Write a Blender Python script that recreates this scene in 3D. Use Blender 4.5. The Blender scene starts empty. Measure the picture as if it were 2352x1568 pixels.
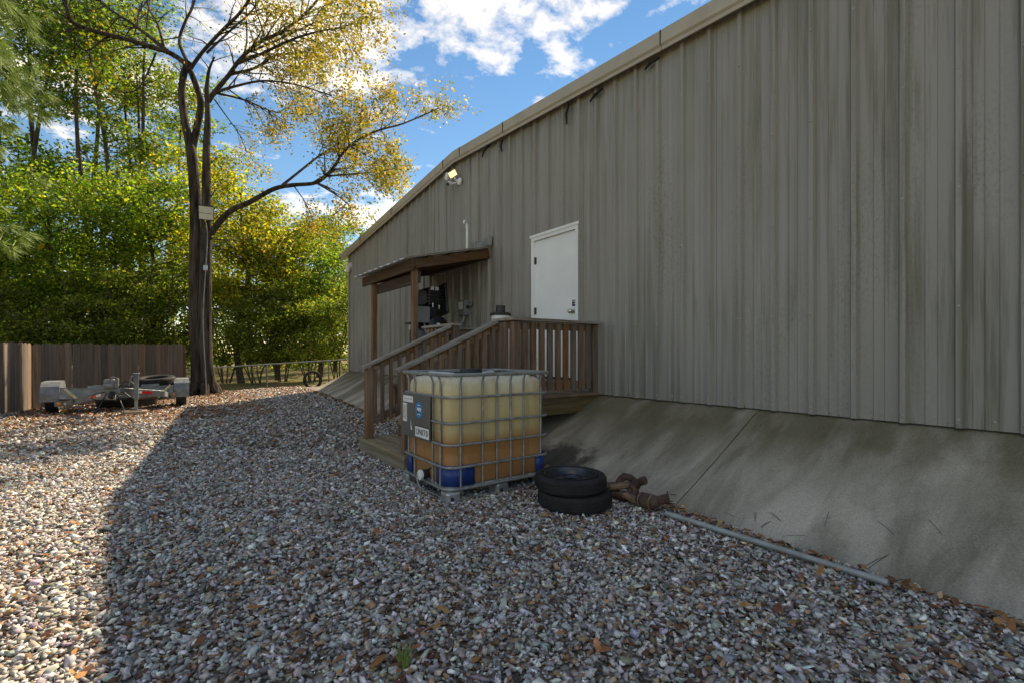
import bpy, math, random
import numpy as np
from mathutils import Vector, Matrix
R = math.radians
random.seed(7); rng = np.random.default_rng(11)
scn = bpy.context.scene
col = scn.collection

# ------------------------------------------------------------------ camera, sky, sun, exposure
TH = math.atan(801/1110)                # the camera looks this far to the right of the wall's run (+Y)
EYE = 1.21
cd = bpy.data.cameras.new('camera'); cam = bpy.data.objects.new('camera', cd); col.objects.link(cam)
cam.location = (0, 0, EYE); cam.rotation_euler = (R(90), 0, -TH)
cd.sensor_width = 36; cd.lens = 17.0; cd.shift_y = 28/2352; cd.clip_start = .05; cd.clip_end = 600
scn.camera = cam
scn.view_settings.view_transform = 'Standard'; scn.view_settings.look = 'None'
scn.view_settings.gamma = 1; scn.view_settings.exposure = 0.80
scn.view_settings.use_white_balance = True; scn.view_settings.white_balance_temperature = 8200
scn.cycles.max_bounces = 5; scn.cycles.diffuse_bounces = 3; scn.cycles.glossy_bounces = 2; scn.cycles.transmission_bounces = 3

SUN = Vector((5.0, 3.2, 5.2)).normalized()
sd = bpy.data.lights.new('sun', 'SUN'); sun = bpy.data.objects.new('sun', sd); col.objects.link(sun)
sd.energy = 5.0; sd.angle = R(.55); sd.color = (1, .93, .82)
sun.rotation_euler = (-SUN).to_track_quat('-Z', 'Y').to_euler(); sun.location = (8, 5, 12)

w = bpy.data.worlds.new('World'); scn.world = w; w.use_nodes = True
nt = w.node_tree; nt.nodes.clear()
def wn(t, **k):
    n = nt.nodes.new(t)
    for a, b in k.items(): setattr(n, a, b)
    return n
L = nt.links.new
out = wn('ShaderNodeOutputWorld'); bg = wn('ShaderNodeBackground'); L(bg.outputs[0], out.inputs[0])
sky = wn('ShaderNodeTexSky', sky_type='NISHITA', sun_disc=False)
sky.sun_elevation = math.asin(SUN.z); sky.sun_rotation = math.atan2(SUN.x, SUN.y)
sky.air_density = 1.0; sky.dust_density = .0; sky.ozone_density = 2.5
bg.inputs[1].default_value = .10
w.cycles.sampling_method = 'MANUAL'; w.cycles.sample_map_resolution = 512
tc = wn('ShaderNodeTexCoord'); sp = wn('ShaderNodeSeparateXYZ'); L(tc.outputs['Generated'], sp.inputs[0])
def wm(op, a, b=None):
    n = wn('ShaderNodeMath', operation=op)
    for i, x in enumerate((a, b)):
        if x is None: continue
        if isinstance(x, (int, float)): n.inputs[i].default_value = x
        else: L(x, n.inputs[i])
    return n.outputs[0]
zz = wm('ADD', wm('MAXIMUM', sp.outputs[2], 0.0), .12)
cx = wn('ShaderNodeCombineXYZ'); L(wm('DIVIDE', sp.outputs[0], zz), cx.inputs[0]); L(wm('DIVIDE', sp.outputs[1], zz), cx.inputs[1])
mp = wn('ShaderNodeMapping'); L(cx.outputs[0], mp.inputs[0]); mp.inputs['Location'].default_value = (.105, -4.655, 0)
n1 = wn('ShaderNodeTexNoise'); n1.inputs['Scale'].default_value = 1.15; n1.inputs['Detail'].default_value = 3; L(mp.outputs[0], n1.inputs[0])
n2 = wn('ShaderNodeTexNoise'); n2.inputs['Scale'].default_value = 10.0; n2.inputs['Detail'].default_value = 6; n2.inputs['Roughness'].default_value = .62; n2.inputs['Distortion'].default_value = .15; L(mp.outputs[0], n2.inputs[0])
cv = wm('ADD', wm('MULTIPLY', n1.outputs[0], .66), wm('MULTIPLY', n2.outputs[0], .46))
rp = wn('ShaderNodeValToRGB'); L(cv, rp.inputs[0])
rp.color_ramp.elements[0].position = .565; rp.color_ramp.elements[1].position = .70
rp.color_ramp.elements[0].color = (0, 0, 0, 1); rp.color_ramp.elements[1].color = (1, 1, 1, 1)
hs = wn('ShaderNodeHueSaturation'); hs.inputs['Saturation'].default_value = 1.22; L(sky.outputs[0], hs.inputs['Color'])
mx = wn('ShaderNodeMixRGB'); L(rp.outputs[0], mx.inputs[0]); L(hs.outputs[0], mx.inputs[1]); mx.inputs[2].default_value = (8.5, 8.5, 8.6, 1)
L(mx.outputs[0], bg.inputs[0])

# ------------------------------------------------------------------ material helpers
class MT:
    def __init__(s, name):
        s.m = bpy.data.materials.new(name); s.m.use_nodes = True; s.nt = s.m.node_tree
        s.b = s.nt.nodes['Principled BSDF']; s.o = s.nt.nodes['Material Output']
        s.tc = s.n('ShaderNodeTexCoord'); s.oi = s.n('ShaderNodeObjectInfo')
        va = s.n('ShaderNodeVectorMath', operation='ADD'); sc = s.n('ShaderNodeVectorMath', operation='SCALE')
        cb = s.n('ShaderNodeCombineXYZ')
        for i in range(3): s.l(s.oi.outputs['Random'], cb.inputs[i])
        s.l(cb.outputs[0], sc.inputs[0]); sc.inputs['Scale'].default_value = 37
        s.l(s.tc.outputs['Object'], va.inputs[0]); s.l(sc.outputs[0], va.inputs[1]); s.v = va.outputs[0]
    def n(s, t, **k):
        n = s.nt.nodes.new(t)
        for a, b in k.items(): setattr(n, a, b)
        return n
    def l(s, a, b): s.nt.links.new(a, b)
    def noise(s, scale, stretch=(1, 1, 1), detail=5, rough=.55, dist=0, vec=None):
        m = s.n('ShaderNodeMapping'); s.l(vec or s.v, m.inputs[0]); m.inputs['Scale'].default_value = stretch
        t = s.n('ShaderNodeTexNoise'); s.l(m.outputs[0], t.inputs[0])
        t.inputs['Scale'].default_value = scale; t.inputs['Detail'].default_value = detail; t.inputs['Roughness'].default_value = rough; t.inputs['Distortion'].default_value = dist
        return t.outputs[0]
    def ramp(s, f, p0, p1, c0=(0, 0, 0, 1), c1=(1, 1, 1, 1)):
        r = s.n('ShaderNodeValToRGB'); s.l(f, r.inputs[0]); e = r.color_ramp.elements
        e[0].position = p0; e[1].position = p1; e[0].color = tuple(c0)[:3]+(1,); e[1].color = tuple(c1)[:3]+(1,)
        return r.outputs[0]
    def mix(s, f, a, b, mode='MIX'):
        m = s.n('ShaderNodeMixRGB', blend_type=mode)
        for i, x in enumerate((f, a, b)):
            if isinstance(x, (int, float)): m.inputs[i].default_value = x
            elif isinstance(x, (tuple, list)): m.inputs[i].default_value = tuple(x)[:3]+(1,)
            else: s.l(x, m.inputs[i])
        return m.outputs[0]
    def math(s, op, a, b=0.0):
        n = s.n('ShaderNodeMath', operation=op)
        for i, x in enumerate((a, b)):
            if isinstance(x, (int, float)): n.inputs[i].default_value = x
            else: s.l(x, n.inputs[i])
        return n.outputs[0]
    def bump(s, f, strength, dist=.01):
        b = s.n('ShaderNodeBump'); s.l(f, b.inputs['Height']); b.inputs['Strength'].default_value = strength; b.inputs['Distance'].default_value = dist
        s.l(b.outputs[0], s.b.inputs['Normal'])
    def fin(s, c, rough=.6, metal=0, spec=.5):
        if isinstance(c, (tuple, list)): s.b.inputs['Base Color'].default_value = tuple(c)[:3]+(1,)
        else: s.l(c, s.b.inputs['Base Color'])
        if isinstance(rough, (int, float)): s.b.inputs['Roughness'].default_value = rough
        else: s.l(rough, s.b.inputs['Roughness'])
        s.b.inputs['Metallic'].default_value = metal; s.b.inputs['Specular IOR Level'].default_value = spec
        return s.m
def pmat(name, c, rough=.6, metal=0, var=.25, vs=6, st=(1, 1, 1), dirt=None, rnd=.0, bump=0, bs=40, spec=.5, bd=.01):
    t = MT(name); d = tuple(x*(1-var) for x in c); u = tuple(min(1, x*(1+var)) for x in c)
    k = t.ramp(t.noise(vs, st), .3, .7, d, u)
    if dirt: k = t.mix(t.math('MULTIPLY', t.ramp(t.noise(dirt[1], st, 7, .65), dirt[2], dirt[2]+.18), dirt[3]), k, dirt[0])
    if rnd:
        h = t.n('ShaderNodeHueSaturation'); t.l(k, h.inputs['Color'])
        t.l(t.math('ADD', t.math('MULTIPLY', t.oi.outputs['Random'], 2*rnd), 1-rnd), h.inputs['Value']); k = h.outputs[0]
    if bump: t.bump(t.noise(bs, st, 6, .65), bump, bd)
    rg = t.ramp(t.noise(vs*1.7, st), .3, .7, (rough*.8,)*3, (min(1, rough*1.2),)*3)
    return t.fin(k, rg, metal, spec)
def wood(name, c, axis, grey=(.30, .28, .26), gamt=.5, rnd=.22):
    st = {'X': (.35, 7, 7), 'Y': (7, .35, 7), 'Z': (7, 7, .35)}[axis]
    t = MT(name)
    g = t.noise(6, st, 8, .65, .6)
    k = t.ramp(g, .3, .72, tuple(x*.45 for x in c), tuple(min(1, x*1.35) for x in c))
    k = t.mix(t.math('MULTIPLY', t.ramp(t.noise(2.2, st, 4), .42, .68), gamt), k, grey)
    k = t.mix(t.ramp(t.noise(9, tuple(x*.5+.4 for x in st), 3), .70, .78), k, tuple(x*.25 for x in c))
    h = t.n('ShaderNodeHueSaturation'); t.l(k, h.inputs['Color'])
    t.l(t.math('ADD', t.math('MULTIPLY', t.oi.outputs['Random'], 2*rnd), 1-rnd), h.inputs['Value'])
    t.l(t.math('ADD', t.math('MULTIPLY', t.oi.outputs['Random'], .5), .7), h.inputs['Saturation'])
    t.bump(t.noise(14, st, 8, .7), .5, .004)
    return t.fin(h.outputs[0], .85, 0, .25)
def leafmat(name, trans=.5, rough=.55):
    t = MT(name); a = t.n('ShaderNodeAttribute'); a.attribute_name = 'Col'
    t.fin(a.outputs[0], rough, 0, .35)
    tr = t.n('ShaderNodeBsdfTranslucent'); t.l(t.mix(1, a.outputs[0], (1.75, 1.72, .85), 'MULTIPLY'), tr.inputs[0])
    m = t.n('ShaderNodeMixShader'); m.inputs[0].default_value = trans
    t.l(t.b.outputs[0], m.inputs[1]); t.l(tr.outputs[0], m.inputs[2]); t.l(m.outputs[0], t.o.inputs[0])
    return t.m
def colmat(name, rough=.8, spec=.3, vs=60, var=.35):
    t = MT(name); a = t.n('ShaderNodeAttribute'); a.attribute_name = 'Col'
    k = t.mix(1, a.outputs[0], t.ramp(t.noise(vs, (1, 1, 1), 4), .3, .7, (1-var,)*3, (1+var,)*3), 'MULTIPLY')
    return t.fin(k, rough, 0, spec)

# ------------------------------------------------------------------ mesh helpers
class MB:
    def __init__(s, M=None): s.v = []; s.f = []; s.M = M
    def add(s, vs, fs):
        o = len(s.v); s.v += [tuple(s.M @ Vector(v)) if s.M is not None else tuple(v) for v in vs]
        s.f += [tuple(i+o for i in f) for f in fs]; return s
    def box(s, x0, x1, y0, y1, z0, z1):
        return s.add([(x, y, z) for x in (x0, x1) for y in (y0, y1) for z in (z0, z1)],
                     [(0, 1, 3, 2), (4, 6, 7, 5), (0, 4, 5, 1), (2, 3, 7, 6), (0, 2, 6, 4), (1, 5, 7, 3)])
    def beam(s, p, q, wd, h, up=(0, 0, 1)):
        p, q = Vector(p), Vector(q); d = (q-p).normalized(); u = Vector(up)
        a = d.cross(u).normalized()*wd/2; b = a.cross(d).normalized()*h/2
        return s.add([c+i*a+j*b for c in (p, q) for i in (-1, 1) for j in (-1, 1)],
                     [(0, 1, 3, 2), (4, 6, 7, 5), (0, 4, 5, 1), (2, 3, 7, 6), (0, 2, 6, 4), (1, 5, 7, 3)])
    def tube(s, pts, r, n=8, cap=True, closed=False):
        pts = [Vector(p) for p in pts]; k = len(pts); rs = r if isinstance(r, (list, tuple)) else [r]*k
        vs = []; fs = []; pu = None
        for i, p in enumerate(pts):
            if closed: d = pts[(i+1) % k]-pts[i-1]
            else: d = pts[min(i+1, k-1)]-pts[max(i-1, 0)]
            d = d.normalized() if d.length > 1e-9 else Vector((0, 0, 1))
            if pu is None: pu = d.orthogonal().normalized()
            pu = (pu-d*pu.dot(d)); pu = pu.normalized() if pu.length > 1e-6 else d.orthogonal().normalized()
            b = d.cross(pu)
            vs += [p+(pu*math.cos(6.28318*j/n)+b*math.sin(6.28318*j/n))*rs[i] for j in range(n)]
        for i in range(k if closed else k-1):
            i2 = (i+1) % k
            fs += [(i*n+j, i*n+(j+1) % n, i2*n+(j+1) % n, i2*n+j) for j in range(n)]
        if cap and not closed: fs += [tuple(range(n-1, -1, -1)), tuple((k-1)*n+j for j in range(n))]
        return s.add(vs, fs)
    def lathe(s, prof, c=(0, 0, 0), n=24, axis=(0, 0, 1), cap=True, closed=False, ry=1):
        ax = Vector(axis).normalized(); q = Vector((0, 0, 1)).rotation_difference(ax).to_matrix(); c = Vector(c)
        vs = [c+q @ Vector((r*math.cos(6.28318*j/n), r*ry*math.sin(6.28318*j/n), z)) for r, z in prof for j in range(n)]
        k = len(prof); fs = []
        for i in range(k if closed else k-1):
            i2 = (i+1) % k
            fs += [(i*n+j, i*n+(j+1) % n, i2*n+(j+1) % n, i2*n+j) for j in range(n)]
        if cap and not closed: fs += [tuple(range(n-1, -1, -1)), tuple((k-1)*n+j for j in range(n))]
        return s.add(vs, fs)
    def poly(s, pts, ext):                 # polygon extruded along a vector
        e = Vector(ext); k = len(pts); pts = [Vector(p) for p in pts]
        return s.add(pts+[p+e for p in pts], [tuple(range(k-1, -1, -1)), tuple(range(k, 2*k))]+[(i, (i+1) % k, k+(i+1) % k, k+i) for i in range(k)])
    def build(s, name, mat, parent=None, smooth=False, bevel=0, seg=1):
        me = bpy.data.meshes.new(name); me.from_pydata([tuple(v) for v in s.v], [], s.f); me.validate()
        import bmesh
        bm = bmesh.new(); bm.from_mesh(me); bmesh.ops.recalc_face_normals(bm, faces=bm.faces); bm.to_mesh(me); bm.free()
        if smooth:
            me.polygons.foreach_set('use_smooth', [True]*len(me.polygons)); me.set_sharp_from_angle(angle=R(40))
        me.materials.append(mat)
        o = put(name, me, parent)
        if bevel:
            b = o.modifiers.new('bevel', 'BEVEL'); b.width = bevel; b.segments = seg; b.limit_method = 'ANGLE'; b.angle_limit = R(35)
        return o
WL = {}
def put(name, me, parent=None, loc=(0, 0, 0), rz=0):
    o = bpy.data.objects.new(name, me); col.objects.link(o); o.location = loc; o.rotation_euler.z = rz; WL[o] = Vector(loc)
    if parent is not None:
        o.parent = parent; o.matrix_parent_inverse = Matrix.Translation(-WL[parent])
    return o
def thing(name, label, cat, loc, group=None):
    o = bpy.data.objects.new(name, None); col.objects.link(o); o.location = loc; o.empty_display_size = .2; WL[o] = Vector(loc)
    tag(o, label, cat, group); return o
def tag(o, label=None, cat=None, group=None, kind=None):
    for k, x in (('label', label), ('category', cat), ('group', group), ('kind', kind)):
        if x: o[k] = x
    return o
def text(body, size, mat, M, parent, name='letter', ext=.0006):
    cu = bpy.data.curves.new('t', 'FONT'); cu.size = size; cu.extrude = ext; cu.align_y = 'CENTER'; cu.resolution_u = 3; cu.offset = size*.012
    to = bpy.data.objects.new('t', cu); col.objects.link(to); ms = []; x = 0
    for ch in body:
        cu.body = ch; bpy.context.view_layer.update()
        me = bpy.data.meshes.new_from_object(to.evaluated_get(bpy.context.evaluated_depsgraph_get()))
        xs_ = [v.co.x for v in me.vertices]; ms.append((me, x-min(xs_))); x += max(xs_)-min(xs_)+size*.13
    bpy.data.objects.remove(to)
    for me, dx in ms:
        me.transform(M @ Matrix.Translation((dx-(x-size*.13)/2, 0, 0))); me.materials.clear(); me.materials.append(mat); me.name = name; put(name, me, parent)
def npmesh(name, V, F, mat, parent=None, cols=None):         # V (n,3), F (m,k) equal-sized faces, colours per vertex
    me = bpy.data.meshes.new(name); k = F.shape[1]
    me.vertices.add(len(V)); me.vertices.foreach_set('co', V.astype(np.float32).ravel())
    me.loops.add(F.size); me.loops.foreach_set('vertex_index', F.astype(np.int32).ravel())
    me.polygons.add(len(F)); me.polygons.foreach_set('loop_start', np.arange(0, F.size, k, dtype=np.int32))
    me.update(calc_edges=True)
    if cols is not None:
        a = me.color_attributes.new('Col', 'FLOAT_COLOR', 'POINT'); c4 = np.ones((len(V), 4), np.float32); c4[:, :3] = cols
        a.data.foreach_set('color', c4.ravel())
    me.materials.append(mat); return put(name, me, parent)
def unit(a): return a/np.maximum(np.linalg.norm(a, axis=1, keepdims=True), 1e-9)
def leaves(name, P, size, cols, mat, parent=None, wd=.3, flat=.0):
    n = len(P); a = rng.normal(size=(n, 3)); a[:, 2] = a[:, 2]*(1-flat)-.25; a = unit(a)
    b = unit(np.cross(a, rng.normal(size=(n, 3)))); s = size[:, None]; nn = np.cross(a, b)
    V = np.stack([P-a*s*.5, P+b*s*wd-a*s*.05+nn*s*.06, P+a*s*.5, P-b*s*wd-a*s*.05+nn*s*.06], 1).reshape(-1, 3)
    F = np.arange(4*n).reshape(n, 4)
    return npmesh(name, V, F, mat, parent, np.repeat(cols, 4, 0))
def pal(n, cs, ws, jit=.18):
    c = np.array(cs)[rng.choice(len(cs), n, p=np.array(ws)/sum(ws))]
    return np.clip(c*(1+rng.normal(0, jit, (n, 1)))*(1+rng.normal(0, .06, (n, 3))), .004, 1)
def ray(x):                                                     # plan direction per metre of depth, x counted across a 2352-wide frame
    k = (x-1176)/1110; return math.sin(TH)+k*math.cos(TH), math.cos(TH)-k*math.sin(TH)
def at(x, y, Z):
    r = ray(x); return Vector((Z*r[0], Z*r[1], EYE-(y-812)*Z/1110))
sst = lambda t: (lambda c: c*c*(3-2*c))(min(1, max(0, t)))
def gz(x, y):                                                   # height of the yard
    return .15*sst((y-9)/6)*sst((x+1)/4.5) - .12*sst((y-16.6)/1.2)*sst((6.5-x)/3) + .012*math.sin(1.3*x+.7)*math.sin(.9*y)

# ------------------------------------------------------------------ materials
M = {}
M['leaf'] = leafmat('leaf_translucent', .55); M['leafdark'] = leafmat('leaf_understory', .5); M['needle'] = leafmat('pine_needle', .3)
M['stone'] = colmat('gravel_stone', .85, .2, 70, .35); M['litter'] = colmat('dead_leaf', .8, .2, 30, .3)
M['bark'] = pmat('bark', (.062, .05, .040), .95, var=.8, vs=11, st=(1, 1, .13), dirt=((.24, .24, .20), 5, .62, .6), bump=1, bs=20, spec=.1, bd=.06)
M['barkdark'] = pmat('dark_bark', (.075, .06, .045), .95, var=.5, vs=8, st=(1, 1, .2), bump=.6, bs=16, spec=.1)
M['galv'] = pmat('galvanised_steel', (.42, .44, .45), .42, .75, var=.22, vs=9, dirt=((.20, .17, .13), 4, .62, .5), rnd=.06)
M['dolly'] = pmat('weathered_dolly_steel', (.20, .215, .22), .55, .35, var=.3, vs=8, dirt=((.10, .08, .06), 5, .55, .6), rnd=.12)
M['flash'] = pmat('weathered_flashing', (.24, .235, .22), .6, .2, var=.25, vs=7, dirt=((.10, .10, .075), 6, .5, .7), rnd=.15)
M['galvdull'] = pmat('weathered_galvanised', (.36, .38, .37), .55, .35, var=.25, vs=7, dirt=((.16, .13, .10), 5, .6, .5), rnd=.08)
M['cage'] = pmat('cage_steel', (.30, .31, .30), .5, .6, var=.3, vs=14, dirt=((.16, .11, .07), 9, .62, .5))
M['rubber'] = pmat('tyre_rubber', (.018, .018, .019), .72, var=.4, vs=10, dirt=((.07, .065, .06), 6, .6, .5), bump=.2, bs=60, spec=.3)
M['blacksteel'] = pmat('black_steel', (.022, .024, .028), .32, .4, var=.3, vs=8, dirt=((.05, .05, .05), 7, .6, .5))
M['rimsteel'] = pmat('black_rim_steel', (.05, .055, .065), .3, .6, var=.3, vs=8, dirt=((.07, .065, .06), 7, .6, .5))
M['blackplastic'] = pmat('black_plastic', (.016, .017, .019), .5, var=.3, vs=8, dirt=((.07, .065, .06), 5, .58, .45))
M['white'] = pmat('white_paint', (.78, .79, .79), .5, var=.05, vs=3, dirt=((.45, .44, .40), 6, .68, .4))
M['whiteplastic'] = pmat('white_plastic', (.72, .72, .70), .45, var=.06, vs=5)
M['label'] = pmat('paper_label', (.72, .72, .70), .7, var=.08, vs=20)
M['ink'] = pmat('black_ink', (.02, .02, .022), .7, var=.1)
M['rust'] = pmat('rusted_iron', (.095, .055, .04), .8, .25, var=.5, vs=14, dirt=((.055, .04, .035), 10, .5, .7), bump=.5, bs=60)
M['rustlight'] = pmat('rusted_heat_shield', (.30, .20, .12), .6, .4, var=.35, vs=10, dirt=((.12, .07, .045), 9, .55, .7), bump=.3, bs=40)
M['brass'] = pmat('brushed_knob', (.55, .53, .48), .3, .9, var=.1)
M['wX'] = wood('deck_timber_across', (.20, .115, .062), 'X'); M['wY'] = wood('deck_timber_along', (.20, .115, .062), 'Y'); M['wZ'] = wood('deck_timber_upright', (.19, .105, .056), 'Z', gamt=.35)
M['capX'] = wood('handrail_cap_across', (.26, .21, .165), 'X', gamt=.8); M['capY'] = wood('handrail_cap_along', (.26, .21, .165), 'Y', gamt=.8)
M['rim'] = wood('rim_timber', (.115, .08, .045), 'X', (.13, .125, .085), .6, .1); M['stepY'] = wood('step_timber', (.24, .19, .12), 'Y', (.27, .26, .20), .7)
M['roofw'] = wood('awning_timber_along', (.085, .05, .03), 'Y', (.15, .12, .10), .35, .15); M['roofwx'] = wood('awning_timber_across', (.10, .056, .032), 'X', (.13, .10, .08), .35, .2)
M['fence'] = wood('fence_cedar', (.20, .135, .095), 'Z', (.25, .225, .195), .6, .34)
M['block'] = wood('block_timber', (.42, .27, .14), 'X', gamt=.2)
M['pad'] = pmat('closure_foam', (.012, .012, .012), .9, var=.2)
M['amber'] = pmat('amber_lens', (.75, .20, .02), .25, var=.15, vs=20); M['red'] = pmat('red_reflector', (.62, .02, .02), .25, var=.15, vs=20)
M['redfaded'] = pmat('faded_red_tape', (.62, .17, .10), .5, var=.15, vs=20)
M['strap'] = pmat('yellow_strap', (.55, .50, .30), .85, var=.2, vs=20, dirt=((.25, .22, .15), 12, .55, .5))
M['grey'] = pmat('grey_enamel', (.19, .20, .21), .45, .1, var=.1, vs=4, dirt=((.10, .10, .10), 6, .6, .4))
M['plate'] = pmat('grey_metal_plate', (.15, .15, .145), .5, .45, var=.1, vs=3, dirt=((.22, .22, .21), 5, .6, .3))
M['blue'] = pmat('blue_plastic', (.012, .045, .21), .42, var=.2, vs=7); M['sticker'] = pmat('blue_sticker', (.01, .21, .42), .5, var=.1)
M['tankblack'] = pmat('compressor_paint', (.035, .04, .048), .35, .2, var=.2, vs=5)
M['lampglass'] = pmat('flood_lamp_glass', (.55, .53, .45), .3, var=.1)
M['trim'] = pmat('tan_trim', (.41, .36, .285), .5, var=.1, vs=3, st=(1, 1, 1), dirt=((.22, .20, .16), 4, .62, .45))
M['wire'] = pmat('galvanised_wire', (.10, .10, .095), .6, .4, var=.2)
M['roofsheet'] = pmat('roof_sheet', (.62, .62, .60), .5, .1, var=.15, vs=4, dirt=((.2, .2, .17), 5, .6, .4))
t = MT('lit_lamp'); t.b.inputs['Emission Color'].default_value = (1, .62, .22, 1); t.b.inputs['Emission Strength'].default_value = 1.6; M['lit'] = t.fin((.9, .7, .4), .4)
# painted steel wall: weathered taupe with rain streaks and mildew
t = MT('painted_steel_wall')
ob = t.tc.outputs['Object']
k = t.ramp(t.noise(.8, (1, 1, .5), 4, vec=ob), .3, .7, (.262, .246, .222), (.312, .294, .268))
st1 = t.noise(9.5, (1, 1, .04), 6, .66, vec=ob)
patch = t.ramp(t.noise(.40, (1, 1, .7), 3, vec=ob), .40, .57)
k = t.mix(t.math('MULTIPLY', t.math('MULTIPLY', t.ramp(st1, .48, .62), patch), .66), k, (.105, .102, .058))
k = t.mix(t.math('MULTIPLY', t.ramp(t.noise(4.6, (1, 1, .045), 5, .6, vec=ob), .61, .73), .65), k, (.105, .103, .055))
k = t.mix(t.math('MULTIPLY', t.ramp(t.noise(11, (1, 1, .03), 5, .6, vec=ob), .58, .74), .25), k, (.15, .14, .115))
spk = t.noise(48, (1, 1, .6), 5, .7, vec=ob)
k = t.mix(t.math('MULTIPLY', t.math('MULTIPLY', t.ramp(spk, .50, .62), t.ramp(t.noise(1.3, (1, 1, .22), 4, vec=ob), .52, .66)), .42), k, (.115, .11, .075))
zr = t.n('ShaderNodeSeparateXYZ'); t.l(ob, zr.inputs[0])
low = t.ramp(zr.outputs[2], .70, .86, (1, 1, 1), (0, 0, 0))
k = t.mix(t.math('MULTIPLY', t.math('MULTIPLY', t.ramp(t.noise(13, (1, 1, .8), 5, .7, vec=ob), .60, .68), low), .85), k, (.10, .05, .025))
t.bump(t.noise(3, (1, 1, .4), 2, vec=ob), .12, .02)
M['wall'] = t.fin(k, t.ramp(st1, .4, .7, (.42,)*3, (.7,)*3), 0, .45)
# concrete slope
t = MT('weathered_concrete'); ob = t.tc.outputs['Object']
k = t.ramp(t.noise(1.2, (1, 1, 1), 6, .6, vec=ob), .3, .72, (.37, .335, .275), (.54, .49, .41))
k = t.mix(t.math('MULTIPLY', t.ramp(t.noise(2.2, (.3, 1, .3), 6, .6, .4, vec=ob), .42, .62), .78), k, (.14, .125, .09))
zr = t.n('ShaderNodeSeparateXYZ'); t.l(ob, zr.inputs[0])
up = t.ramp(zr.outputs[2], .18, .52)
k = t.mix(t.math('MULTIPLY', t.math('MULTIPLY', t.ramp(t.noise(1.7, (.4, 1, .4), 5, .6, vec=ob), .27, .50), up), .86), k, (.115, .102, .052))
# spilt tar beside the steps
dd = t.n('ShaderNodeVectorMath', operation='DISTANCE'); mpp = t.n('ShaderNodeMapping'); t.l(ob, mpp.inputs[0]); mpp.inputs['Scale'].default_value = (1, .8, 0)
t.l(mpp.outputs[0], dd.inputs[0]); dd.inputs[1].default_value = (3.42, 3.98*.8, 0)
sp_ = t.math('SUBTRACT', t.math('ADD', t.noise(4.5, (1, 1, 1), 8, .75, vec=ob), .18), t.math('MULTIPLY', dd.outputs['Value'], 1.35))
k = t.mix(t.math('MULTIPLY', t.ramp(sp_, .16, .34), .8), k, (.035, .032, .028))
k = t.mix(1, k, t.ramp(t.noise(90, (1, 1, 1), 4, .7, vec=ob), .3, .7, (.72,)*3, (1.22,)*3), 'MULTIPLY')
k = t.mix(t.math('MULTIPLY', t.ramp(t.noise(17, (1, 1, 1), 6, .75, vec=ob), .60, .70), .5), k, (.13, .115, .085))
t.bump(t.noise(70, (1, 1, 1), 6, .7, vec=ob), .35, .004)
M['concrete'] = t.fin(k, .85, 0, .3)
# ground under the stones and beyond the fence
t = MT('gravel_bed'); ob = t.tc.outputs['Object']
vo = t.n('ShaderNodeTexVoronoi'); t.l(ob, vo.inputs[0]); vo.inputs['Scale'].default_value = 34
hv = t.n('ShaderNodeSeparateColor'); t.l(vo.outputs['Color'], hv.inputs[0])
k = t.ramp(hv.outputs[0], .1, .95, (.06, .048, .04), (.40, .38, .35))
k = t.mix(t.math('MULTIPLY', t.ramp(hv.outputs[1], .72, .8), .6), k, (.22, .12, .06))
near = t.ramp(t.noise(.6, (1, 1, 1), 4, vec=ob), .45, .7)
yy = t.n('ShaderNodeSeparateXYZ'); t.l(ob, yy.inputs[0])
k = t.mix(t.math('MULTIPLY', near, .5), k, (.17, .11, .07))
k = t.mix(t.ramp(yy.outputs[1], .0, 1.0, (0, 0, 0), (0, 0, 0)), k, (.2, .1, .1))
t.bump(vo.outputs['Distance'], 1.0, -.02)
M['bed'] = t.fin(k, .9, 0, .2)
t = MT('leafy_ground'); ob = t.tc.outputs['Object']
k = t.ramp(t.noise(14, (1, 1, 1), 8, .75, vec=ob), .35, .68, (.09, .065, .035), (.36, .25, .13))
k = t.mix(t.ramp(t.noise(.5, (1, 1, 1), 5, vec=ob), .40, .58), k, (.20, .20, .07))
t.bump(t.noise(22, (1, 1, 1), 6, .7, vec=ob), 1, .05)
M['soil'] = t.fin(k, .95, 0, .1)
# ivory bottle with amber liquid showing through
t = MT('tote_bottle'); ob = t.tc.outputs['Object']; zr = t.n('ShaderNodeSeparateXYZ'); t.l(ob, zr.inputs[0])
zw = t.math('ADD', zr.outputs[2], t.math('MULTIPLY', t.math('SUBTRACT', t.noise(2.2, (1, 1, .6), 5, vec=ob), .5), .22))
k = t.ramp(zw, .50, .56, (.52, .26, .085), (.58, .50, .27))
rr = t.n('ShaderNodeValToRGB'); t.l(zw, rr.inputs[0]); e = rr.color_ramp.elements
e[0].position = .10; e[0].color = (.33, .16, .06, 1); e[1].position = 1.05; e[1].color = (.70, .65, .50, 1)
for p, c in ((.33, (.36, .17, .065)), (.46, (.35, .16, .05)), (.525, (.42, .26, .11)), (.57, (.47, .36, .18)), (.72, (.55, .43, .22)), (.88, (.58, .48, .27)), (.985, (.68, .61, .45))):
    x = e.new(p); x.color = c+(1,)
k = t.mix(t.math('MULTIPLY', t.ramp(t.noise(7, (1, 1, .12), 6, .65, vec=ob), .48, .72), .5), rr.outputs[0], (.30, .18, .08))
k = t.mix(t.math('MULTIPLY', t.ramp(t.noise(26, (1, 1, .6), 6, .7, vec=ob), .60, .70), .3), k, (.20, .15, .09))
t.fin(k, .38, 0, .4); t.b.inputs['Subsurface Weight'].default_value = .15; t.b.inputs['Subsurface Radius'].default_value = (.05, .03, .01); t.b.inputs['Subsurface Scale'].default_value = .4
M['bottle'] = t.m

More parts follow.
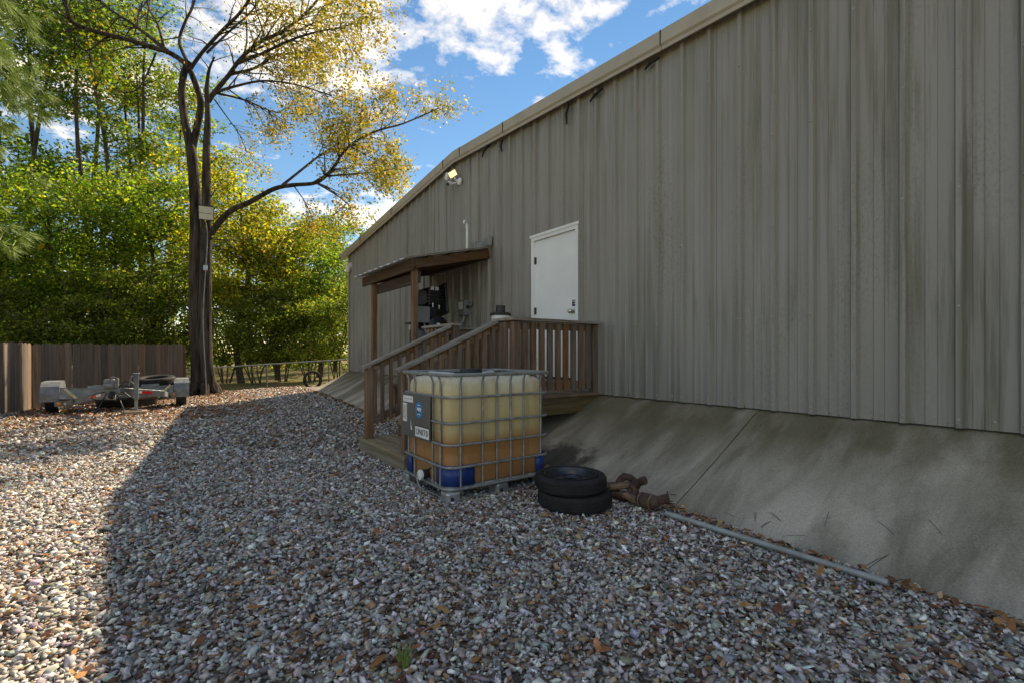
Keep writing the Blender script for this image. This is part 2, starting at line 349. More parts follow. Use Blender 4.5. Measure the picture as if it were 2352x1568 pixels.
# ------------------------------------------------------------------ ground
V = []; F = []; NX, NY = 60, 80
xs = np.concatenate([np.linspace(-160, -8, 10), np.linspace(-7, 9, 40), np.linspace(11, 160, 10)])
ys = np.concatenate([np.linspace(-120, -4, 8), np.linspace(-3, 26, 60), np.linspace(30, 220, 12)])
GV = np.array([(x, y, gz(x, y)-.03) for y in ys for x in xs]); nx = len(xs)
GF = np.array([(j*nx+i, j*nx+i+1, (j+1)*nx+i+1, (j+1)*nx+i) for j in range(len(ys)-1) for i in range(nx-1)])
g = npmesh('ground', GV, GF, M['soil']); tag(g, 'leaf strewn ground beyond the gravel yard', kind='structure')
xs = np.linspace(-5.5, 4.6, 48); ys = np.linspace(-2.5, 16.9, 80); nx = len(xs)
GV = np.array([(x, y, gz(x, y)-.004) for y in ys for x in xs])
GF = np.array([(j*nx+i, j*nx+i+1, (j+1)*nx+i+1, (j+1)*nx+i) for j in range(len(ys)-1) for i in range(nx-1)])
g = npmesh('gravel_bed', GV, GF, M['bed']); tag(g, 'brown bed under the gravel of the yard', kind='structure')

# ------------------------------------------------------------------ concrete slope along the wall
WX = 4.654; WB = .68                     # wall plane, bottom of the sheets
def xb(y): return float(np.interp(y, [-2, .4, 2.3, 15], [2.95, 3.11, 3.27, 3.53]))
def slope_z(x, y):
    b = xb(y); zb = gz(b, y)-.02; tt = min(1, max(0, (x-b)/(WX-b))); return zb+(WB-zb)*tt**1.06
sl = thing('concrete_slope', 'weathered concrete slope falling from the metal wall to the gravel', 'concrete slope', (3.3, 5, 0))
del sl['category']; sl['kind'] = 'structure'
for y0, y1 in ((-2.0, 2.372), (2.384, 6.89), (6.90, 11.0), (11.01, 15.0)):
    m = MB(); ny = max(2, int((y1-y0)/.4)); nxs = 10; vs = []; fs = []
    for j in range(ny+1):
        y = y0+(y1-y0)*j/ny; b = xb(y)-.04
        vs += [(b+(WX+.05-b)*i/nxs, y, slope_z(b+(WX+.05-b)*i/nxs, y)-(.03 if i == 0 else 0)+(.006 if 0 < i < nxs else 0)) for i in range(nxs+1)]
        vs += [(b, y, -.35), (WX+.05, y, -.35)]
    q = nxs+3
    for j in range(ny):
        fs += [(j*q+i, j*q+i+1, (j+1)*q+i+1, (j+1)*q+i) for i in range(nxs)]
        fs += [(j*q+nxs+1, j*q, (j+1)*q, (j+1)*q+nxs+1), (j*q+nxs, j*q+nxs+2, (j+1)*q+nxs+2, (j+1)*q+nxs)]
    for j in (0, ny): fs.append(tuple(j*q+i for i in range(nxs+1))+(j*q+nxs+2, j*q+nxs+1))
    m.add(vs, fs).build('slab', M['concrete'], sl, smooth=True)

# ------------------------------------------------------------------ metal building
RY, RZ = 8.25, 5.09                       # ridge: place along the wall and height
def rake(y): return RZ-(.108*(y-RY) if y > RY else .056*(RY-y))
bd = thing('metal_building', 'long taupe corrugated metal building with low gable and tan edge trim', 'building', (WX, 7, 0))
Y0, Y1 = -1.9, 15.0
# one sheet covers three ribs; each sheet is a part
P = .326; prof = [(0, 0), (.030, 0), (.044, .040), (.080, .040), (.098, 0), (.158, 0), (.167, .006), (.183, .006), (.192, 0), (.232, 0), (.241, .006), (.257, .006), (.266, 0), (P, 0)]
ribs0 = .90-.030
k0 = math.floor((Y0-ribs0)/P)
ks = list(range(k0, int((Y1-ribs0)/P)+1))
DY0, DY1, DZ0, DZ1 = 4.845, 5.885, .84, 2.985      # opening for the door frame
for c in range(0, len(ks), 3):
    pts = []
    for k in ks[c:c+3]:
        for py, d in prof: pts.append((ribs0+k*P+py, d))
    pts = [p for p in pts if Y0-.2 <= p[0] <= Y1]
    if len(pts) < 3: continue
    if pts[-1][0] > Y1-.2: pts.append((Y1, 0))
    m = MB(); lap = .004*((c//3) % 2)
    runs = [[]]
    for i in range(len(pts)-1):
        (a, da), (b, db) = pts[i], pts[i+1]
        if b-a < 1e-6: continue
        segs = [(a, b, da, db)]
        for cut in (DY0, DY1):
            ns = []
            for (p, q, dp, dq) in segs:
                if p < cut < q:
                    dm = dp+(dq-dp)*(cut-p)/(q-p); ns += [(p, cut, dp, dm), (cut, q, dm, dq)]
                else: ns.append((p, q, dp, dq))
            segs = ns
        for (p, q, dp, dq) in segs:
            mid = (p+q)/2
            spans = [(WB, None)] if not (DY0 < mid < DY1) else [(DZ1, None), (WB, DZ0)]
            for z0, z1 in spans:
                zt = [rake(p)-.07, rake(q)-.07] if z1 is None else [z1, z1]
                m.add([(WX-dp-lap, p, z0), (WX-dq-lap, q, z0), (WX-dq-lap, q, zt[1]), (WX-dp-lap, p, zt[0])], [(0, 1, 2, 3)])
    m.build('wall_panel', M['wall'], bd, smooth=False)
# inner liner behind the sheets, side walls, back wall and roof
m = MB(); m.add([(WX+.03, Y0, .3), (WX+.03, DY0, .3), (WX+.03, DY0, rake(DY0)-.05), (WX+.03, Y0, rake(Y0)-.05)], [(0, 1, 2, 3)])
m.add([(WX+.03, DY1, .3), (WX+.03, Y1, .3), (WX+.03, Y1, rake(Y1)-.05), (WX+.03, RY, RZ-.05), (WX+.03, DY1, rake(DY1)-.05)], [(0, 1, 2, 3, 4)])
m.add([(WX+.03, DY0, DZ1), (WX+.03, DY1, DZ1), (WX+.03, DY1, rake(DY1)-.05), (WX+.03, DY0, rake(DY0)-.05)], [(0, 1, 2, 3)])
m.build('wall_liner', M['pad'], bd)
BX = WX+16
MB().box(WX+.012, BX, Y1-.02, Y1+.012, WB, rake(Y1)-.08).build('side_wall', M['wall'], bd)
MB().box(WX+.012, BX, Y0-.012, Y0+.02, .3, rake(Y0)-.08).build('side_wall', M['wall'], bd)
MB().box(BX-.03, BX, Y0+.03, Y1-.03, .3, 4.2).build('back_wall', M['wall'], bd)
MB().box(WX+.05, BX-.04, Y0+.03, Y1-.03, -.3, .66).build('floor_slab', M['concrete'], bd)
for sgn, ye in ((1, Y1+.48), (-1, Y0-.4)):
    m = MB(); a = (RY, RZ); b = (ye, rake(ye))
    m.poly([(WX-.06, a[0], a[1]+.012), (WX-.06, b[0], b[1]+.012), (WX-.06, b[0], b[1]-.012), (WX-.06, a[0], a[1]-.012)], (BX-WX+.1, 0, 0)).build('roof_sheet', M['roofsheet'], bd)
# tan rake trim in sections: a face, a return at the bottom and a thin roof edge above
cuts = [Y0-.4, .55, 3.42, 6.52, 7.95, 8.62, 11.3, 13.6, Y1+.48]
for a, b in zip(cuts, cuts[1:]):
    m = MB(); sec = [(0.0, .018), (-.125, .018), (-.135, .006), (-.138, -.142), (-.118, -.166), (-.118, -.205), (-.098, -.205), (-.098, -.160), (0.0, -.12)]
    ya, yb = a+.004, b-.004
    mids = [ya]+([RY] if ya < RY < yb else [])+[yb]
    vs = []; n = len(sec)
    for yv in mids: vs += [(WX+dx, yv, rake(yv)+dz) for dx, dz in sec]
    fs = []
    for j in range(len(mids)-1): fs += [(j*n+i, j*n+(i+1) % n, (j+1)*n+(i+1) % n, (j+1)*n+i) for i in range(n)]
    fs += [tuple(range(n)), tuple((len(mids)-1)*n+i for i in range(n))]
    m.add(vs, fs).build('rake_trim', M['trim'], bd)
    if b < Y1: MB().beam((WX-.141, b, rake(b)+.01), (WX-.141, b, rake(b)-.15), .012, .006, (0, 1, 0)).build('trim_joint', M['pad'], bd)
# corner trim
MB().box(WX-.04, WX-.034, Y1-.09, Y1+.016, WB-.01, rake(Y1)-.16).box(WX-.034, WX+.09, Y1+.013, Y1+.018, WB-.01, rake(Y1)-.16).build('corner_trim', M['wall'], bd)
# foam closure strips hanging out under the trim
for p, q in (((5.013, 4.70), (5.06, 4.43)), ((4.38, 4.63), (4.60, 4.55)), ((3.50, 4.60), (3.70, 4.55)), ((6.648, 4.78), (6.66, 4.58)), ((7.08, 4.83), (7.28, 4.70))):
    MB().tube([(WX-.05, p[0], p[1]), (WX-.075, (p[0]*.5+q[0]*.5)+.012, (p[1]+q[1])/2), (WX-.055, q[0], q[1])], [.016, .02, .012], 6).build('closure_strip', M['pad'], bd)
# screws
m = MB()
for k in ks:
    for zc in (.74, 1.55, 2.4, 3.25, 4.05):
        for dy in (.064, .21):
            yv = ribs0+k*P+dy; dd_ = .040 if dy < .1 else 0
            if yv < .3 or yv > 9 or (DY0-.05 < yv < DY1+.05 and zc < 3.1) or (dy > .1 and zc > .8): continue
            m.lathe([(.009, 0), (.009, .003), (.005, .005), (.005, .009)], (WX-dd_-.001, yv, zc), 6, (-1, 0, 0))
o = m.build('screws', M['galvdull'], bd); o['kind'] = 'stuff'
# door
dr = MB().box(WX-.010, WX+.035, DY0+.055, DY1-.055, DZ0+.035, DZ1-.06).build('door', M['white'], bd, bevel=.003)
m = MB()
for y in (DY0, DY1-.055): m.box(WX-.045, WX+.06, y, y+.055, DZ0, DZ1)
m.box(WX-.043, WX+.06, DY0+.055, DY1-.055, DZ1-.055, DZ1-.002)
m.build('door_frame', M['white'], bd, bevel=.002)
MB().box(WX-.06, WX+.05, DY0-.0, DY1, DZ0-.03, DZ0-.001).build('threshold', M['galv'], bd)
MB().box(WX-.055, WX-.047, DY0-.02, DY1+.02, DZ1-.004, DZ1+.035).build('drip_cap', M['white'], bd)
for z in (2.63, 1.86, 1.08):
    MB().tube([(WX-.018, DY1-.058, z-.055), (WX-.018, DY1-.058, z+.055)], .009, 8).box(WX-.016, WX-.0105, DY1-.095, DY1-.058, z-.05, z+.05).build('hinge', M['rust'], dr)
MB().lathe([(.034, 0), (.034, .008), (.013, .012), (.013, .035), (.030, .045), (.034, .062), (.024, .078), (0.003, .082)], (WX-.011, 4.985, 1.80), 16, (-1, 0, 0)).build('door_knob', M['brass'], dr, True)
MB().lathe([(.032, 0), (.030, .014), (.022, .02), (.003, .022)], (WX-.011, 4.925, 1.80), 16, (-1, 0, 0)).build('latch_plate', M['galv'], dr, True)
MB().box(WX-.0125, WX-.0105, 4.915, 4.995, 1.868, 1.955).build('door_sticker', pmat('navy_sticker', (.012, .02, .06), .5), dr)
MB().box(WX-.0142, WX-.0126, 4.925, 4.985, 1.93, 1.942).box(WX-.0142, WX-.0126, 4.925, 4.965, 1.90, 1.908).build('sticker_print', M['label'], dr)

# ------------------------------------------------------------------ things on the wall
t0 = thing('security_floodlight', 'lit security floodlight with white camera high on the metal wall below the ridge', 'floodlight', (WX-.05, 8.12, 4.5))
MB().lathe([(.07, 0), (.07, .02), (.055, .035), (.02, .04)], (WX-.042, 8.10, 4.50), 16, (-1, 0, 0)).build('mount', M['whiteplastic'], t0, True)
fm = Matrix.Translation((WX-.18, 8.12, 4.62)) @ Matrix.Rotation(R(42), 4, 'Z') @ Matrix.Rotation(R(-12), 4, 'Y') @ Matrix.Rotation(R(-25), 4, 'X') @ Matrix.Scale(.8, 4)
hd = MB(fm).box(-.025, .025, -.10, .10, -.075, .075).build('lamp_head', M['whiteplastic'], t0, bevel=.012, seg=2)
for i in range(3):
    for j in range(2): MB(fm).box(-.034, -.0255, -.088+i*.06, -.032+i*.06, -.062+j*.064, -.004+j*.064).build('lamp_cell', M['lit'], hd, bevel=.006)
MB().tube([(WX-.06, 8.10, 4.5), (WX-.13, 8.11, 4.52), (WX-.18, 8.12, 4.6)], .016, 8).build('arm', M['whiteplastic'], t0, True)
cm = Matrix.Translation((WX-.20, 8.22, 4.46)) @ Matrix.Rotation(R(30), 4, 'Z') @ Matrix.Rotation(R(-112), 4, 'Y') @ Matrix.Scale(.8, 4)
MB(cm).lathe([(.005, -.09), (.045, -.085), (.052, -.05), (.052, .07), (.045, .085)], (0, 0, 0), 16).build('camera_body', M['whiteplastic'], t0, True)
MB(cm).lathe([(.044, .084), (.04, .092), (.003, .094)], (0, 0, 0), 16).build('lens', M['blackplastic'], t0, True)
MB().tube([(WX-.07, 8.14, 4.5), (WX-.14, 8.19, 4.47), (WX-.19, 8.22, 4.46)], .015, 8).build('arm', M['whiteplastic'], t0, True)
MB(Matrix.Translation((WX-.20, 8.30, 4.62)) @ Matrix.Rotation(R(40), 4, 'X')).lathe([(.03, -.07), (.048, -.05), (.05, .05), (.035, .07), (.004, .075)], (0, 0, 0), 14).build('second_head', M['whiteplastic'], t0, True)
t0 = thing('dome_camera', 'small white dome camera at the far end of the metal wall', 'camera', (WX-.05, 14.72, 3.8))
MB().lathe([(.09, 0), (.09, .05), (.08, .06), (.075, .14), (.003, .14)], (WX-.03, 14.72, 3.86), 16, (-1, 0, 0)).build('mount', M['whiteplastic'], t0, True)
MB().lathe([(.075, .08), (.085, .02), (.075, -.05), (.045, -.10), (.003, -.115)], (WX-.13, 14.72, 3.76), 16).build('dome', M['whiteplastic'], t0, True)
o = MB().tube([(WX-.05, 7.81, 3.05), (WX-.05, 7.81, 3.60), (WX-.055, 7.81, 3.64), (WX-.08, 7.795, 3.66), (WX-.13, 7.76, 3.66), (WX-.15, 7.75, 3.64), (WX-.155, 7.748, 3.60)], .022, 10).lathe([(.028, 0), (.028, .07)], (WX-.05, 7.81, 3.55), 10).build('vent_pipe', M['whiteplastic'], None, True)
tag(o, 'thin white plastic pipe with bent top rising above the awning', 'pipe')
t0 = thing('disconnect_box', 'grey electrical disconnect box on the wall under the awning', 'electrical box', (WX-.05, 7.86, 1.9))
MB().box(WX-.14, WX-.034, 7.74, 7.98, 1.92, 2.20).build('housing', M['grey'], t0, bevel=.008)
MB().box(WX-.155, WX-.142, 7.74, 7.98, 2.00, 2.195).build('cover', M['grey'], t0, bevel=.003)
MB().box(WX-.1575, WX-.1555, 7.80, 7.95, 2.03, 2.17).build('rating_label', M['label'], t0)
MB().box(WX-.12, WX-.06, 7.70, 7.739, 2.05, 2.10).build('lever', M['blackplastic'], t0, bevel=.004)
MB().tube([(WX-.09, 7.86, 1.92), (WX-.09, 7.87, 1.84), (WX-.11, 7.93, 1.76), (WX-.16, 8.02, 1.70), (WX-.28, 8.06, 1.62), (WX-.42, 8.06, 1.42), (WX-.5, 8.05, 1.3)], .022, 10).build('conduit', M['galvdull'], t0, True)
MB().lathe([(.05, 0), (.05, .03), (.03, .036)], (WX-.035, 7.70, 2.12), 12, (-1, 0, 0)).build('meter_hub', M['grey'], t0, True)

# ------------------------------------------------------------------ deck with stairs
DZ = .71
dk = thing('wooden_deck', 'weathered brown wooden deck with railings and stairs below the white door', 'deck', (3.9, 5.6, 0))
FX, NYd, FYd = 3.23, 4.47, 6.76
nb = 10; bw = (WX-.04-FX+.04)/nb
for i in range(nb):
    x = FX-.04+i*bw; MB().box(x+.003, x+bw-.003, NYd-.02, FYd+.02, DZ-.032, DZ).build('deck_board', M['wY'], dk, bevel=.002)
for y in (NYd, FYd-.038): MB().box(FX+.002, WX-.06, y, y+.038, DZ-.24, DZ-.034).build('rim_board', M['rim'], dk, bevel=.003)
MB().box(FX-.04, FX, NYd+.002, FYd-.002, DZ-.24, DZ-.034).build('rim_board', M['rim'], dk, bevel=.003)
for y in (5.05, 5.62, 6.2): MB().box(FX+.004, WX-.2, y, y+.038, DZ-.2, DZ-.035).build('joist', M['wX'], dk)
CT = 1.625; PW = .09
def post(x, y, z0, z1): return MB().box(x-PW/2, x+PW/2, y-PW/2, y+PW/2, z0, z1).build('post', M['wZ'], dk, bevel=.004)
post(FX+.07, NYd+.05, -.02, CT-.04); post(FX+.07, FYd-.05, .0, CT-.04); post(WX-.10, FYd-.05, .3, CT-.04)
post(WX-.075, NYd+.05, .45, CT-.04); post(FX+.03, 4.77, .0, CT-.04); post(FX+.03, 5.86, .0, CT-.04)
# level caps and rails
def cap(p, q, m): return MB().beam(p, q, .14, .036).build('rail_cap', M[m], dk, bevel=.004)
cap((FX-.03, NYd+.03, CT-.018), (WX-.036, NYd+.03, CT-.018), 'capX')
cap((FX+.03, NYd+.103, CT-.018), (FX+.03, 4.83, CT-.018), 'capY')
cap((FX+.03, 5.80, CT-.018), (FX+.03, FYd-.105, CT-.018), 'capY')
cap((FX-.03, FYd-.03, CT-.018), (WX-.036, FYd-.03, CT-.018), 'capX')
def hrail(p, q, m): return MB().beam(p, q, .038, .085).build('rail', M[m], dk, bevel=.003)
for yv in (NYd+.05, FYd-.05):
    for z in (CT-.085, DZ+.12): hrail((FX+.117, yv, z), (WX-.146, yv, z), 'wX')
hrail((FX+.03, NYd+.10, CT-.085), (FX+.03, 4.722, CT-.085), 'wY'); hrail((FX+.03, 5.907, CT-.085), (FX+.03, FYd-.10, CT-.085), 'wY')
hrail((FX+.03, 5.907, DZ+.12), (FX+.03, FYd-.10, DZ+.12), 'wY')
bme = {}
def baluster(x, y, z0, z1, rot=0, wd=.07):
    if wd not in bme:
        b0 = MB().box(-wd/2, wd/2, -.018, .018, 0, 1).build('baluster', M['wZ'], dk, bevel=.002); bme[wd] = b0.data
        bpy.data.objects.remove(b0)
    o = put('baluster', bme[wd], dk, (x, y, z0)); o.scale = (1, 1, z1-z0); o.rotation_euler.z = rot; return o
for x in np.arange(3.415, 4.53, .128): baluster(x, NYd+.012, DZ+.06, CT-.05)
for x in np.arange(3.45, 4.5, .128): baluster(x, FYd-.012, DZ+.06, CT-.05)
for y in (4.60, 4.685): baluster(FX-.008, y, DZ+.04, CT-.05, R(90))
for y in (5.98, 6.1, 6.22, 6.34, 6.46, 6.58): baluster(FX-.008, y, DZ+.04, CT-.05, R(90))
# stairs: box step, two treads on stringers, sloped railings
for i, x in enumerate((1.985, 2.135, 2.285)):
    MB().box(x+.003, x+.147, 4.62, 6.02, .135, .17).build('step_board', M['stepY'], dk, bevel=.003)
MB().box(1.985, 2.023, 4.63, 6.01, -.02, .133).build('step_riser', M['stepY'], dk, bevel=.003)
MB().box(2.025, 2.44, 4.632, 4.67, -.02, .133).build('step_side', M['wX'], dk); MB().box(2.025, 2.44, 5.97, 6.008, -.02, .133).build('step_side', M['wX'], dk)
for x0, zt in ((2.42, .35), (2.80, .53)):
    MB().box(x0+.03, x0+.066, 4.81, 5.82, zt-.175, zt-.038).build('step_riser', M['stepY'], dk, bevel=.003)
    for i in range(3): MB().box(x0+i*.145+.002, x0+i*.145+.143, 4.79, 5.84, zt-.036, zt).build('step_board', M['stepY'], dk, bevel=.003)
for yv in (4.79, 5.845):
    MB().poly([(2.42, yv, 0), (2.42, yv, .31), (2.80, yv, .31), (2.80, yv, .49), (3.19, yv, .49), (3.19, yv, .30), (2.75, yv, 0)], (0, .034 if yv < 5 else -.034, 0)).build('stringer', M['wX'], dk)
def slz(x): return 1.05+(x-2.0)*(CT-.03-1.05)/1.21
for yv in (4.75, 5.88):
    MB().box(2.02, 2.11, yv-.045, yv+.045, .172, slz(2.06)-.045).build('newel_post', M['wZ'], dk, bevel=.004)
    MB().beam((1.965, yv, slz(1.965)), (FX-.045, yv, slz(FX-.045)), .14, .036).build('rail_cap', M['capX'], dk, bevel=.004)
    MB().beam((2.112, yv, slz(2.112)-.066), (FX-.02, yv, slz(FX-.02)-.066), .038, .085).build('rail', M['wX'], dk, bevel=.003)
    MB().beam((2.112, yv, slz(2.112)-.72), (FX-.05, yv, slz(FX-.05)-.72), .038, .085).build('rail', M['wX'], dk, bevel=.003)
    for x in np.arange(2.22, 3.17, .113): baluster(x, yv-.04, slz(x)-.80, slz(x)-.045, 0, .042)

# water tank and lid on the deck
t0 = thing('brine_tank', 'white cylindrical tank with black lid standing on the deck behind the railing', 'tank', (4.2, 6.12, DZ))
MB().lathe([(.13, 0), (.14, .02), (.14, 1.08), (.13, 1.10)], (4.2, 6.12, DZ+.001), 28).build('body', M['whiteplastic'], t0, True)
ld = MB().lathe([(.155, 1.08), (.16, 1.09), (.16, 1.115), (.13, 1.125)], (4.2, 6.12, DZ), 28).build('lid', M['blackplastic'], t0, True)
MB().lathe([(.072, 1.125), (.072, 1.22), (.065, 1.235)], (4.2, 6.12, DZ), 20).build('valve_cap', M['blackplastic'], ld, True)

# ------------------------------------------------------------------ awning
aw = thing('lean_to_awning', 'brown timber lean-to awning with corrugated sheet roof on two posts', 'awning', (3.2, 8.1, 0))
AN, AF = 7.05, 9.42
def az(x): return 2.70+(x-3.2)*(3.04-2.70)/(WX-3.2)
MB().box(3.17, 3.208, AN, AF, 2.52, 2.69).build('front_beam', M['roofw'], aw, bevel=.004)
MB().box(3.3025, 3.3405, AN+.06, AF-.14, 2.34, 2.52).build('inner_beam', M['roofw'], aw, bevel=.004)
for yv in (7.17, 9.0): MB().box(3.2105, 3.3005, yv-.045, yv+.045, -.05, 2.6).build('post', M['wZ'], aw, bevel=.004)
for i, yv in enumerate((AN+.019, 7.65, 8.25, 8.85, AF-.019)):
    MB().beam((3.21, yv, az(3.21)-.085), (WX-.05, yv, az(WX-.05)-.085), .038, .14).build('rafter', M['roofwx'], aw, bevel=.003)
for x in (3.45, 3.85, 4.25): MB().box(x, x+.09, AN+.04, AF-.04, az(x+.04)-.014, az(x+.04)+.012).build('purlin', M['roofw'], aw)
MB().box(WX-.085, WX-.036, AN+.04, AF-.04, 2.86, 3.0).build('ledger', M['roofw'], aw)
def sheet(y0, y1, x0, x1, dz, name, m):
    n = int((y1-y0)/.068*4); vs = []; fs = []
    for i in range(n+1):
        y = y0+(y1-y0)*i/n; h = .012*math.cos(2*math.pi*(y-y0)/.272)**1 if True else 0
        h = (.024 if (y-y0) % .272 < .085 else 0)
        vs += [(x0, y, az(x0)+dz+h), (x1, y, az(x1)+dz+h)]
    fs = [(2*i, 2*i+1, 2*i+3, 2*i+2) for i in range(n)]
    o = MB().add(vs, fs).build(name, m, aw); s = o.modifiers.new('thick', 'SOLIDIFY'); s.thickness = .004; return o
for i, (a, b) in enumerate(((AN-.06, 7.90), (7.86, 8.72), (8.68, AF+.10))): sheet(a, b, 3.04, WX-.05, .025+.004*i, 'roof_sheet', M['roofsheet'])
for i, (a, b, h, tl) in enumerate(((6.98, 7.28, .16, .0), (7.25, 7.52, .13, 0), (7.50, 7.72, .14, .03), (7.70, 7.95, .11, 0), (7.93, 8.2, .09, .02), (8.18, 8.6, .07, 0), (8.58, 9.3, .06, 0))):
    MB().poly([(WX-.16, a, az(WX-.16)+.06), (WX-.045-.004*(i % 2), a, 3.08+tl), (WX-.040-.004*(i % 2), a, 3.08+h+tl), (WX-.046-.004*(i % 2), a, 3.08+h+tl), (WX-.052-.004*(i % 2), a, 3.085+tl), (WX-.16, a, az(WX-.16)+.066)], (0, b-a, .015*(-1)**i)).build('wall_flashing', M['flash'], aw)

# ------------------------------------------------------------------ compressor under the awning
pf = thing('equipment_platform', 'dark timber platform on the slope under the awning', 'platform', (4.0, 8.05, .3))
MB().box(3.45, 4.5, 7.5, 8.75, .60, .64).build('top', M['roofw'], pf)
for yv in (7.55, 8.66): MB().box(3.46, 4.45, yv, yv+.04, .50, .598).build('bearer', M['roofwx'], pf)
for x, yv in ((3.5, 7.55), (3.5, 8.62)): MB().box(x, x+.09, yv+.041 if yv < 8 else yv-.05, (yv+.041 if yv < 8 else yv-.05)+.09, slope_z(x, yv)-.05, .598).build('leg', M['wZ'], pf)
cp = thing('air_compressor', 'black upright air compressor with motor and belt guard under the awning', 'compressor', (3.85, 8.02, .64))
TX, TY = 3.82, 8.0
MB().lathe([(.02, .10), (.15, .12), (.24, .20), (.26, .28), (.26, .95), (.24, 1.02), (.15, 1.09), (.02, 1.11)], (TX, TY, .64), 32).build('air_tank', M['tankblack'], cp, True)
for a in range(4): MB().tube([(TX+.2*math.cos(a*1.571+.4), TY+.2*math.sin(a*1.571+.4), .645), (TX+.2*math.cos(a*1.571+.4), TY+.2*math.sin(a*1.571+.4), .86)], .02, 6).build('foot', M['tankblack'], cp)
MB().box(TX-.26, TX+.30, TY-.26, TY+.26, 1.74, 1.77).build('top_plate', M['tankblack'], cp)
MB().box(TX-.05, TX+.1, TY-.1, TY+.1, 1.7, 1.745).build('bracket', M['tankblack'], cp)
pm = MB().lathe([(.02, 0), (.13, .01), (.14, .03), (.14, .30), (.10, .33), (.02, .34)], (TX-.12, TY-.16, 2.20), 24, (.35, .94, 0)).build('motor', M['blackplastic'], cp, True)
MB().box(TX-.02, TX+.20, TY-.24, TY+.08, 2.06, 2.38).build('pump_block', M['blacksteel'], cp, bevel=.015, seg=2)
for i in range(5): MB().box(TX-.05, TX+.23, TY-.27, TY+.11, 2.10+i*.055, 2.118+i*.055).build('cooling_fin', M['blacksteel'], cp)
MB().box(TX-.16, TX+.16, TY-.22, TY+.2, 1.772, 2.058).build('crankcase', M['blacksteel'], cp, bevel=.03, seg=2)
MB(Matrix.Translation((TX+.33, TY-.02, 2.14)) @ Matrix.Rotation(R(-10), 4, 'X')).box(-.03, .03, -.24, .24, -.25, .33).build('belt_guard', M['blackplastic'], cp, bevel=.04, seg=2)
MB().lathe([(.19, 0), (.19, .06), (.16, .075), (.03, .08)], (TX+.12, TY-.27, 1.68), 28, (0, -1, 0)).build('flywheel', M['blacksteel'], cp, True)
MB().lathe([(.03, 0), (.03, .02), (.003, .022)], (TX+.10, TY-.352, 1.72), 12, (0, -1, 0)).build('gauge', M['label'], cp, True)
for i in range(2): MB().box(TX-.01+i*.09, TX+.055+i*.09, TY-.279, TY-.275, 2.325, 2.385).build('warning_label', M['label'], cp)
bx = MB().box(TX-.30, TX-.06, TY-.36, TY-.20, 1.74, 2.02).build('starter_box', M['grey'], cp, bevel=.008)
MB().box(TX-.304, TX-.3005, TY-.33, TY-.24, 1.79, 1.98).build('cover_plate', M['galv'], bx)
MB().tube([(TX-.14, TY-.30, 1.74), (TX-.13, TY-.32, 1.6), (TX-.08, TY-.33, 1.5), (TX-.02, TY-.30, 1.42)], .014, 8).build('hose', M['grey'], cp, True)
for px, pz in ((.05, 2.03), (.17, 2.0), (-.02, 1.95)): MB().lathe([(.012, 0), (.012, .05), (.018, .05), (.018, .07)], (TX+px, TY-.25, pz), 8).build('valve', M['galv'], cp, True)
def onface(p, right, up): # matrix putting text upright at p with the given right and up directions
    r, u = Vector(right).normalized(), Vector(up).normalized(); n = r.cross(u)
    mm = Matrix((r, u, n)).transposed().to_4x4(); mm.translation = Vector(p); return mm
for ch, of in (('O', -.235), ('W', -.145)):
    sn = of/.26; cs_ = math.sqrt(1-sn*sn); nv = Vector((-.43*cs_+.81*sn, -.90*cs_-.585*sn, 0)).normalized()
    text(ch, .12, M['whiteplastic'], onface(Vector((TX, TY, 1.67))+nv*.2685, (-nv.y, nv.x, 0), (0, 0, 1)), cp)

# ------------------------------------------------------------------ liquid tote in its cage
ib = thing('liquid_tote', 'caged plastic liquid tote with amber contents in front of the stairs', 'liquid tote', (2.39, 3.91, 0))
X0, X1, YA, YB = 1.86, 2.93, 3.46, 4.36
def rr(x0, x1, y0, y1, r, n=5):
    pts = []
    for cx_, cy_, a in ((x1-r, y1-r, 0), (x0+r, y1-r, 90), (x0+r, y0+r, 180), (x1-r, y0+r, 270)):
        pts += [(cx_+r*math.cos(R(a+90*i/n)), cy_+r*math.sin(R(a+90*i/n))) for i in range(n+1)]
    return pts
# bottle: a stack of rounded outlines with shallow upright grooves
m = MB(); secs = [(.12, .05), (.125, .02), (.16, .008), (.36, .006), (.38, .010), (.40, .006), (.60, .005), (.62, .009), (.64, .005), (.86, .006), (.94, .012), (.975, .03), (.998, .07), (1.006, .13)]
ring = rr(X0+.016, X1-.016, YA+.016, YB-.016, .10, 8)
def dens(ring):
    o_ = []
    for i, p in enumerate(ring):
        q = ring[(i+1) % len(ring)]; d = math.dist(p, q); k = max(1, int(d/.025))
        o_ += [(p[0]+(q[0]-p[0])*j/k, p[1]+(q[1]-p[1])*j/k) for j in range(k)]
    return o_
ring = dens(ring); n = len(ring); cxm, cym = (X0+X1)/2, (YA+YB)/2; vs = []
for z, ins in secs:
    for (x, y) in ring:
        gx = x if abs(y-cym) > (YB-YA)/2-.06 else y
        gr = .010*max(0, math.cos(2*math.pi*(gx-.05)/.178))**3 if .14 < z < .9 else 0
        d = Vector((x-cxm, y-cym)); fx = (1-(ins+gr)/abs(X1-X0)*2); fy = (1-(ins+gr)/abs(YB-YA)*2)
        vs.append((cxm+d.x*fx, cym+d.y*fy, z))
fs = [(i*n+j, i*n+(j+1) % n, (i+1)*n+(j+1) % n, (i+1)*n+j) for i in range(len(secs)-1) for j in range(n)]
fs += [tuple(range(n-1, -1, -1)), tuple((len(secs)-1)*n+j for j in range(n))]
bt = m.add(vs, fs).build('bottle', M['bottle'], ib, True)
lid = MB().lathe([(.115, 1.0), (.115, 1.015), (.105, 1.02), (.105, 1.066), (.095, 1.074), (.003, 1.074)], (cxm-.05, cym, .0), 28).build('screw_lid', M['blackplastic'], bt, True)
